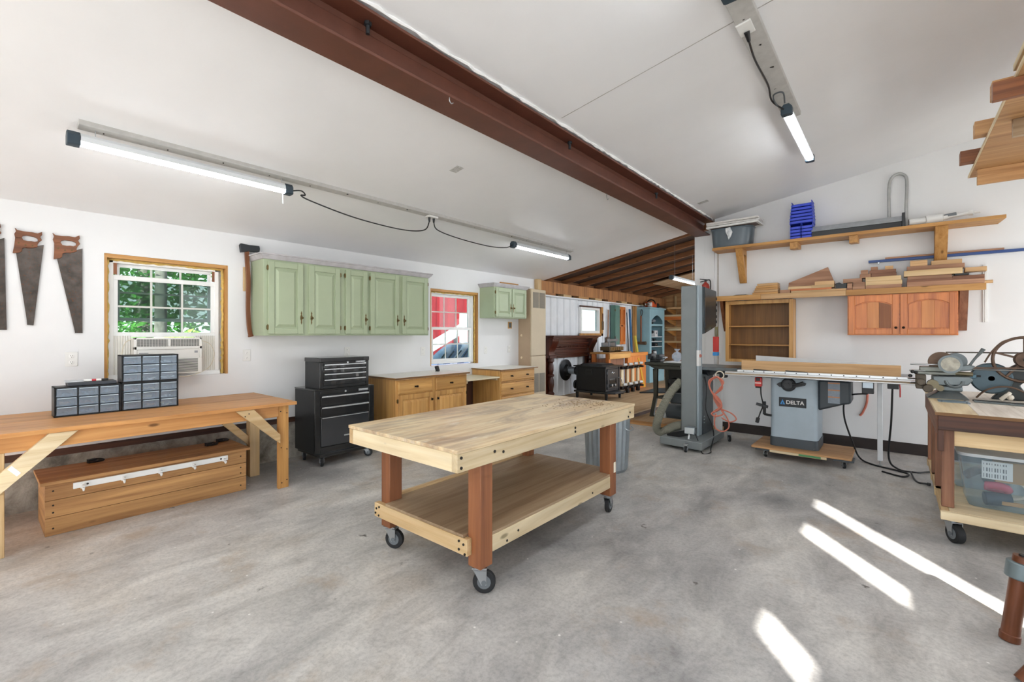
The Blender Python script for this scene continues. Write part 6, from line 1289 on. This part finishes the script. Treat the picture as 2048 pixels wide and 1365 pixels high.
# far bench with mitre box
T = thing('rear_workbench', 'wooden workbench beside the black stove in the rear room', 'workbench', (-4.75, 9.0, zf))
B(T).box(-4.97, -4.50, 8.48, 9.50, .985, 1.02).build('top', Wd('shelf', 'y'), T, .004); B(T).box(-4.54, -4.51, 8.51, 9.47, .88, .984).build('apron', Wd('oak', 'y'), T, .003)
for (x, y) in ((-4.62, 8.52), (-4.62, 9.40), (-4.95, 8.52), (-4.95, 9.40)): B(T).box(x, x + .08, y, y + .08, zf, .984).build('leg', Wd('cherry', 'z'), T, .004)
B(T).box(-4.94, -4.63, 8.62, 9.38, .35, .87).build('cupboard', Wd('walnutdk', 'z'), T, .004)
T = thing('mitre_box', 'dark mitre box with grey guide frame on the rear workbench', 'mitre box', (-4.95, 9.35, 1.02))
B(T).box(-5.05, -4.82, 9.02, 9.66, 1.045, 1.13).build('base', M('cast_brown', '#5b4c34', .5, .3, .15, 8), T, .005)
for y in (9.05, 9.58): B(T).box(-5.0, -4.86, y, y + .05, 1.021, 1.045).build('foot', BLK, T)
b = B(T)
for y in (9.18, 9.50): b.cyl((-4.93, y, 1.13), (-4.93, y, 1.33), .012, n=10)
b.box(-4.94, -4.92, 9.10, 9.60, 1.24, 1.30); b.box(-5.02, -5.0, 9.02, 9.66, 1.13, 1.22); b.build('guide_frame', M('steel_grey', '#6f767c', .4, .6), T, .002)
for k in range(6): y = 9.06 + k * .1; B(T).box(-4.82, -4.812, y, y + .07, 1.06, 1.115).build('label_strip', BRASS, T)
T.location = (-4.74, 9.02, 1.021)
# orange sheet and bar clamps
T = thing('plywood_panel', 'orange plywood panel under a rail on the floor of the rear room', 'panel', (-4.6, 10.0, zf))
B(T).box(-4.62, -4.58, 9.56, 10.45, .16 - .02, .90).build('sheet', Wd('cherry', 'z'), T, .003); B(T).box(-4.66, -4.55, 9.52, 10.5, .90, .98).build('top_rail', Wd('cherrylt', 'y'), T, .004)
B(T).prism([(10.30, .14), (10.40, .14), (10.05, .85), (9.98, .85)], 'x', -4.58, -4.57).build('yellow_stripe', M('stripe_yellow', '#d9a63a', .5), T)
for k in range(4):
    y = 8.86 + k * .26; nm = ('first from the stove', 'second from the stove', 'third from the stove', 'farthest from the stove')[k]
    T = thing('bar_clamp', 'upright pale bar clamp with black jaws, ' + nm, 'clamp', (-4.42, y, zf), 0, 'bar clamps standing in a row')
    B(T).box(-4.44, -4.40, y - .05, y + .05, .30, .66).build('bar', Wd('pinepale', 'z'), T, .004)
    for z in (.66, .24):
        b = B(T); b.box(-4.46, -4.36, y - .075, y + .075, z, z + .06); b.cyl((-4.36, y, z + .03), (-4.28, y, z + .03), .022, n=10); b.build('jaw', BLK, T, .006)
        B(T).cyl((-4.37, y - .03, z + .10), (-4.32, y + .03, z + .10), .03, n=12).build('roller', M('clamp_grey', '#c9c9c4', .4), T)
    B(T).box(-4.45, -4.38, y - .04, y + .04, zf, .24).build('foot', BLK, T, .004)
# hung tools
T = thing('maul', 'long-handled digging tool hung on the ribbed wall beside the small window', 'tool', (-5.2, 9.72, 1.15))
B(T).cyl((-5.215, 9.74, 1.30), (-5.215, 9.76, 1.98), .018, .015, n=10).build('handle', Wd('walnut', 'z'), T); B(T).prism([(9.66, 1.33), (9.82, 1.34), (9.84, 1.20), (9.76, 1.15), (9.66, 1.18)], 'x', -5.232, -5.20).build('head', RST, T, .008)
T = thing('hand_brush', 'slim brown brush hung on the window casing of the rear room', 'brush', (-5.2, 9.43, 1.5))
B(T).box(-5.198, -5.17, 9.41, 9.47, 1.50, 1.70).build('bristles', M('brush_brown', '#6e5a44', .8, 0, .2, 60), T, .006); B(T).cyl((-5.185, 9.44, 1.70), (-5.185, 9.44, 1.88), .014, n=8).build('handle', Wd('handle', 'z'), T)
T = thing('green_cabinet', 'tall narrow green cabinet on the ribbed wall', 'cabinet', (-5.17, 9.98, 1.15)); TEAL = M('teal_green', '#5d8379', .5, 0, .05)
B(T).box(-5.232, -5.12, 9.90, 10.14, 1.15, 2.10).build('body', TEAL, T, .004); B(T).box(-5.12, -5.105, 9.905, 10.135, 1.16, 2.09).build('door', TEAL, T, .003)
for z in (1.3, 1.95): B(T).box(-5.118, -5.10, 9.897, 9.905, z, z + .05).build('hinge', BRASS, T)
T = thing('shutter_cabinet', 'orange wooden shutter with two louvred leaves on the ribbed wall', 'shutter', (-5.17, 10.37, 1.15))
for k in range(2):
    y0, y1 = 10.17 + k * .215, 10.375 + k * .215
    lf = B(T); lf.box(-5.22, -5.18, y0, y0 + .04, 1.15, 2.08); lf.box(-5.22, -5.18, y1 - .04, y1, 1.15, 2.08); lf.box(-5.22, -5.18, y0 + .04, y1 - .04, 1.15, 1.22); lf.box(-5.22, -5.18, y0 + .04, y1 - .04, 2.01, 2.08); lf.box(-5.22, -5.18, y0 + .04, y1 - .04, 1.58, 1.64)
    lf.box(-5.222, -5.205, y0 + .04, y1 - .04, 1.22, 2.01); lf = lf.build('leaf', Wd('cherry', 'z'), T, .003); B(lf, org=lf['_w']).ball((-5.168, y1 - .02 if k == 0 else y0 + .02, 1.61), .013, 8).build('knob', KNB, lf)
solo('black_rod', B().cyl((-5.10, 10.68, zf), (-5.19, 10.68, 1.95), .012, n=8), BLK, 'thin black rod leaning on the ribbed wall right of the orange shutter', 'rod')
solo('spirit_level', B().obox((-5.12, 10.80, 1.09), (.03, .07, 1.9), (0, -3, 0)), M('level_blue', '#3d6d9c', .4), 'long blue level leaning on the ribbed wall', 'level', bev=.003)
solo('spirit_level', B().obox((-4.99, 10.92, .76), (.04, .09, 1.22), (0, -9, 0)), M('level_yellow', '#d8c24a', .4), 'yellow level leaning in front of the blue one', 'level', bev=.003)
solo('corner_stud', B().box(-5.232, -5.16, 11.10, 11.20, zf, 2.13), Wd('shelf', 'z'), 'upright wooden stud beside the blue shelf cabinet', 'stud', bev=.003)
# blue arched cabinet
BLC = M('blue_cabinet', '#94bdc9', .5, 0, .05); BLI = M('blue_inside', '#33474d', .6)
T = thing('blue_cabinet', 'tall light blue cabinet with arched open front against the ribbed wall', 'cabinet', (-5.04, 11.75, zf))
y0, y1, x0, x1, zt = 11.27, 12.25, -5.225, -4.86, 2.06
for y in (y0, y1 - .02): B(T).box(x0, x1, y, y + .02, zf, zt).build('side_panel', BLC, T, .003)
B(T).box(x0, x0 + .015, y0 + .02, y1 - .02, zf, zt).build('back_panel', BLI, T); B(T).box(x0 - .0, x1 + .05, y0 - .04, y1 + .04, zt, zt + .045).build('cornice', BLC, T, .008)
b = B(T); w0, w1 = y0 + .12, y1 - .12; zs = 1.86; n = 12
b.box(x1, x1 + .02, y0, w0, zf, zt); b.box(x1, x1 + .02, w1, y1, zf, zt)
arc = [(w0 + (w1 - w0) * q / n, zs - .10 + .14 * math.sin(math.pi * q / n)) for q in range(n + 1)]
b.prism([(w0, zt), (w1, zt)] + arc[::-1], 'x', x1, x1 + .02); b.box(x1, x1 + .02, w0, w1, zf, .80); b.box(x1, x1 + .02, w0, w1, 1.62, 1.67); b.build('face_frame', BLC, T, .003)
SHZ = (.80, 1.06, 1.20, 1.32, 1.62)
for z in SHZ: B(T).box(x0 + .015, x1, y0 + .02, y1 - .02, z, z + .02).build('shelf', M('shelf_white', '#d8e2e4', .5), T)
items = [(11.45, 1.64, 'white', 'box'), (11.75, 1.64, 'grey', 'drill'), (11.5, 1.34, 'cream', 'jar'), (11.62, 1.34, 'black', 'drill'), (11.85, 1.34, 'white', 'box'), (11.5, 1.22, 'black', 'box'), (11.85, 1.22, 'black', 'drill'), (11.5, 1.08, 'black', 'drill'), (11.85, 1.08, 'black', 'box'), (11.55, .82, 'black', 'box'), (11.85, .82, 'white', 'jar')]
IC = {'white': '#e0e2e2', 'grey': '#7f8890', 'cream': '#d9d2bd', 'black': '#1d1f22'}; shn = {1.64: 'arched top', 1.34: 'second', 1.22: 'third', 1.08: 'fourth', .82: 'lowest'}
for (y, z, c, kd) in items:
    side = 'left' if y < 11.6 else ('middle' if y < 11.7 else 'right'); lab = '%s %s at the %s of the %s shelf in the blue cabinet' % (c, {'box': 'tool box', 'jar': 'jar', 'drill': 'power tool'}[kd], side, shn[z])
    Q = thing(kd if kd != 'drill' else 'power_tool', lab, {'box': 'box', 'jar': 'jar', 'drill': 'tool'}[kd], (-4.98, y, z)); m = M('item_' + c, IC[c], .45); h = {1.22: .07, 1.08: .09}.get(z, .16)
    if kd == 'box': B(Q).box(-5.1, -4.90, y - .09, y + .09, z, z + h).build('case', m, Q, .006); B(Q).box(-4.90, -4.893, y - .03, y + .03, z + h * .4, z + h * .7).build('latch', STEEL, Q)
    elif kd == 'jar': B(Q).lathe((-4.95, y, z), 'z', [(.045, 0), (.05, .01), (.05, h * .7), (.035, h * .8)], 14).build('body', m, Q); B(Q).cyl((-4.95, y, z + h * .8), (-4.95, y, z + h), .038, n=14).build('lid', BLK, Q)
    else: B(Q).cyl((-4.95, y - .1, z + h * .75), (-4.95, y + .08, z + h * .75), h * .25, n=12).build('barrel', m, Q); B(Q).box(-4.97, -4.93, y - .08, y - .03, z, z + h * .6).build('grip', BLK, Q, .004); B(Q).cyl((-4.95, y + .08, z + h * .75), (-4.95, y + .13, z + h * .75), .012, n=8).build('chuck', STEEL, Q)
# sledge hammer hung on the cabinet side, chain saw on top
T = thing('sledge_hammer', 'sledge hammer hanging head down on the side of the blue cabinet', 'hammer', (-5.05, 11.2, 1.1))
B(T).cyl((-5.06, 11.235, 1.20), (-5.06, 11.235, 1.88), .022, n=12).build('handle', Wd('handle', 'z'), T); B(T).lathe((-5.19, 11.225, 1.17), 'x', [(.035, 0), (.045, .015), (.035, .05), (.038, .14), (.045, .24), (.045, .27)], 14).build('head', RST, T)
B(T).tube(bez([(-5.06, 11.255, 1.86), (-5.08, 11.255, 1.98), (-5.05, 11.255, 2.04), (-5.02, 11.255, 1.97), (-5.06, 11.255, 1.86)], 5), .008, 6).build('strap', BLK, T)
T = thing('chainsaw', 'orange and white chainsaw lying on top of the blue cabinet', 'chainsaw', (-4.98, 11.7, 2.105))
B(T).box(-5.10, -4.88, 11.55, 11.85, 2.106, 2.26).build('body', M('saw_orange', '#d2572a', .4), T, .03); B(T).box(-5.09, -4.89, 11.85, 12.05, 2.106, 2.24).build('rear_handle', BLK, T, .03)
B(T).torus((-4.98, 11.68, 2.20), 'y', .12, .016, 24, 8, 0, 180).build('front_handle', BLK, T); B(T).box(-4.95, -4.945 + .01, 11.22, 11.55, 2.15, 2.21).build('guide_bar', STEEL, T, .003); B(T).box(-5.0, -4.90, 11.5, 11.56, 2.13, 2.24).build('white_guard', WHITE, T, .006)
# lumber rack on the rear wall
T = thing('lumber_rack', 'steel arm lumber rack on the rear wall', 'rack', (-4.3, 13.1, 1.0))
for x in (-4.9, -3.9, -2.9):
    B(T).box(x, x + .05, 13.15, 13.198, .6, 2.5).build('upright', Wd('pine', 'z'), T, .003)
    for z in (1.16, 1.50, 1.80, 2.10): B(T).prism([(12.55, z), (13.15, z), (13.15, z - .16), (13.08, z - .16), (12.60, z - .035)], 'x', x + .005, x + .045).build('arm', Wd('shelf', 'y'), T, .002)
RB = [(1.163, .05, 'pine', 'pale'), (1.503, .05, 'pinepale', 'cream'), (1.556, .045, 'pine', 'yellow'), (1.803, .09, 'cherry', 'orange'), (1.896, .05, 'pinepale', 'cream'), (2.103, .05, 'maple', 'tan')]
lv = {1.163: 'lowest', 1.503: 'second', 1.556: 'second', 1.803: 'third', 1.896: 'third', 2.103: 'top'}
for k, (z, h, kd, cn) in enumerate(RB):
    for q, y in enumerate((12.58, 12.80)): solo('rack_board', B().box(-5.1 + .07 * ((k * 3 + q) % 4), -2.6 - .1 * (k % 3), y, y + .19, z, z + h), Wd(kd, 'x'), '%s %s board on the %s arms of the rear lumber rack%s' % (('front', 'rear')[q], cn, lv[z], ', upper layer' if z in (1.556, 1.896) else ''), 'board', 'boards on the lumber rack', .003)
# iron-legged machine table
IRN = M('iron_green_black', '#3f4038', .45, .4, .12, 8); T = thing('iron_table', 'heavy dark iron-legged machine table just behind the band saw', 'table', (-2.7, 7.4, .06))
B(T).box(-3.14, -1.9, 7.10, 7.75, .90, .945).build('top', IRN, T, .008); B(T).prism([(-3.10, .90), (-2.0, .90), (-2.0, .84), (-2.98, .84)], 'y', 7.13, 7.72).build('under_frame', IRN, T, .006)
for (x, y, dx) in ((-3.02, 7.15, -.05), (-3.02, 7.66, -.05), (-2.05, 7.15, .05), (-2.05, 7.66, .05)): B(T).prism([(x, .84), (x + .075, .84), (x + .07, .40), (x + .065 + dx, .10), (x + .085 + dx, .06), (x - .01 + dx, .06), (x + .005 + dx, .12), (x + .01, .40)], 'y', y, y + .06).build('leg', IRN, T, .006)
B(T).box(-3.0, -2.0, 7.16, 7.20, .36, .40).build('stretcher', IRN, T, .004); B(T).box(-3.0, -2.0, 7.67, 7.71, .36, .40).build('stretcher', IRN, T, .004); B(T).box(-2.95, -2.0, 7.18, 7.69, .38, .395).build('lower_shelf', IRN, T)
B(T).box(-2.92, -2.05, 7.58, 7.69, .42, .84).build('drawer_case', M('case_black', '#232322', .5), T, .006)  # plain dark panel across the space under the table top
solo('paper_sheet', B().box(-2.86, -2.1, 7.2, 7.6, .9455, .955), M('paper_white', '#f0f0ee', .6), 'white sheet lying on the dark iron table', 'paper', bev=.001)
T = thing('bench_vise', 'dark bench vise on the left end of the iron table', 'vise', (-3.0, 7.35, .945)); b = B(T); b.box(-3.10, -2.92, 7.22, 7.36, .946, .99); b.build('base', BLK, T, .008)
B(T).box(-3.12, -3.06, 7.18, 7.40, .99, 1.08).build('fixed_jaw', IRON, T, .006); B(T).box(-2.98, -2.92, 7.18, 7.40, .99, 1.07).build('sliding_jaw', IRON, T, .006); B(T).cyl((-3.14, 7.29, 1.02), (-2.86, 7.29, 1.02), .02, n=12).build('screw', STEEL, T); B(T).cyl((-2.87, 7.2, 1.02), (-2.87, 7.38, 1.02), .009, n=8).build('handle', STEEL, T)
b = B(); b.ball((-2.72, 7.42, 1.03), .10, 14, (.9, .8, .85)); b.ball((-2.68, 7.44, 1.09), .06, 12, (.8, .8, 1)); T = thing('plastic_bag', 'crumpled translucent plastic bag beside the bench vise', 'bag', (-2.72, 7.42, .955))
B(T).ball((-2.72, 7.42, 1.035), .10, 10, (.9, .8, .78)).build('bag', glass('bag_film', (.88, .92, .96), 1, .55, '#dfe8f2'), T, ang=5); B(T).lathe((-2.72, 7.42, 1.10), 'z', [(.03, 0), (.015, .02), (.05, .06)], 9).build('knotted_top', glass('bag_film'), T, ang=5)
T = thing('tool_bag', 'red and black tool bag standing on the iron table', 'bag', (-2.45, 7.62, .945)); B(T).hexa([(-2.60, 7.62, .946), (-2.18, 7.62, .946), (-2.18, 7.74, .946), (-2.60, 7.74, .946), (-2.50, 7.65, 1.24), (-2.2, 7.65, 1.24), (-2.2, 7.71, 1.24), (-2.50, 7.71, 1.24)]).build('body', M('bag_black', '#2b2c31', .7, 0, .1, 20), T, .02)
B(T).hexa([(-2.52, 7.605, .96), (-2.34, 7.605, .96), (-2.34, 7.625, .96), (-2.52, 7.625, .96), (-2.44, 7.64, 1.16), (-2.36, 7.64, 1.16), (-2.36, 7.655, 1.16), (-2.44, 7.655, 1.16)]).build('red_pocket', M('bag_red', '#a3242f', .6), T, .008); B(T).tube(bez([(-2.48, 7.66, 1.22), (-2.42, 7.64, 1.32), (-2.30, 7.64, 1.34), (-2.22, 7.66, 1.23)], 6), .014, 8).build('handle', M('strap_red', '#8b3b3b', .6), T)
T = thing('milk_crate', 'black plastic milk crate on the lower shelf of the iron table', 'crate', (-2.6, 7.38, .395)); b = B(T)
b.box(-2.79, -2.43, 7.2, 7.54, .396, .41)
for z0, z1 in ((.41, .44), (.51, .54), (.62, .68)):
    b.box(-2.79, -2.43, 7.2, 7.212, z0, z1); b.box(-2.79, -2.43, 7.528, 7.54, z0, z1); b.box(-2.79, -2.778, 7.2, 7.54, z0, z1); b.box(-2.442, -2.43, 7.2, 7.54, z0, z1)
for k in range(8):
    q = -2.79 + k * .0493; b.box(q, q + .015, 7.2, 7.21, .40, .66); b.box(q, q + .015, 7.53, 7.54, .40, .66); r = 7.2 + k * .0464; b.box(-2.79, -2.78, r, r + .015, .40, .66); b.box(-2.44, -2.43, r, r + .015, .40, .66)
b.build('lattice', BLK, T)
solo('floor_mat', B().prism([(-4.18, 9.2), (-3.62, 9.62), (-3.92, 10.35), (-4.2, 10.1)], 'z', zf + .001, zf + .03), BLK, 'flat black tray on the plywood floor of the rear room', 'tray', bev=.006)
solo('cardboard_sheet', B().obox((-3.9, 12.35, .75), (.9, .03, 1.2), (-8, 0, 0)), Wd('oak', 'z', False, .5), 'large tan board leaning on the rear wall under the rack', 'board', bev=.003)
for o in bpy.data.objects:
    if '_w' in o: del o['_w']
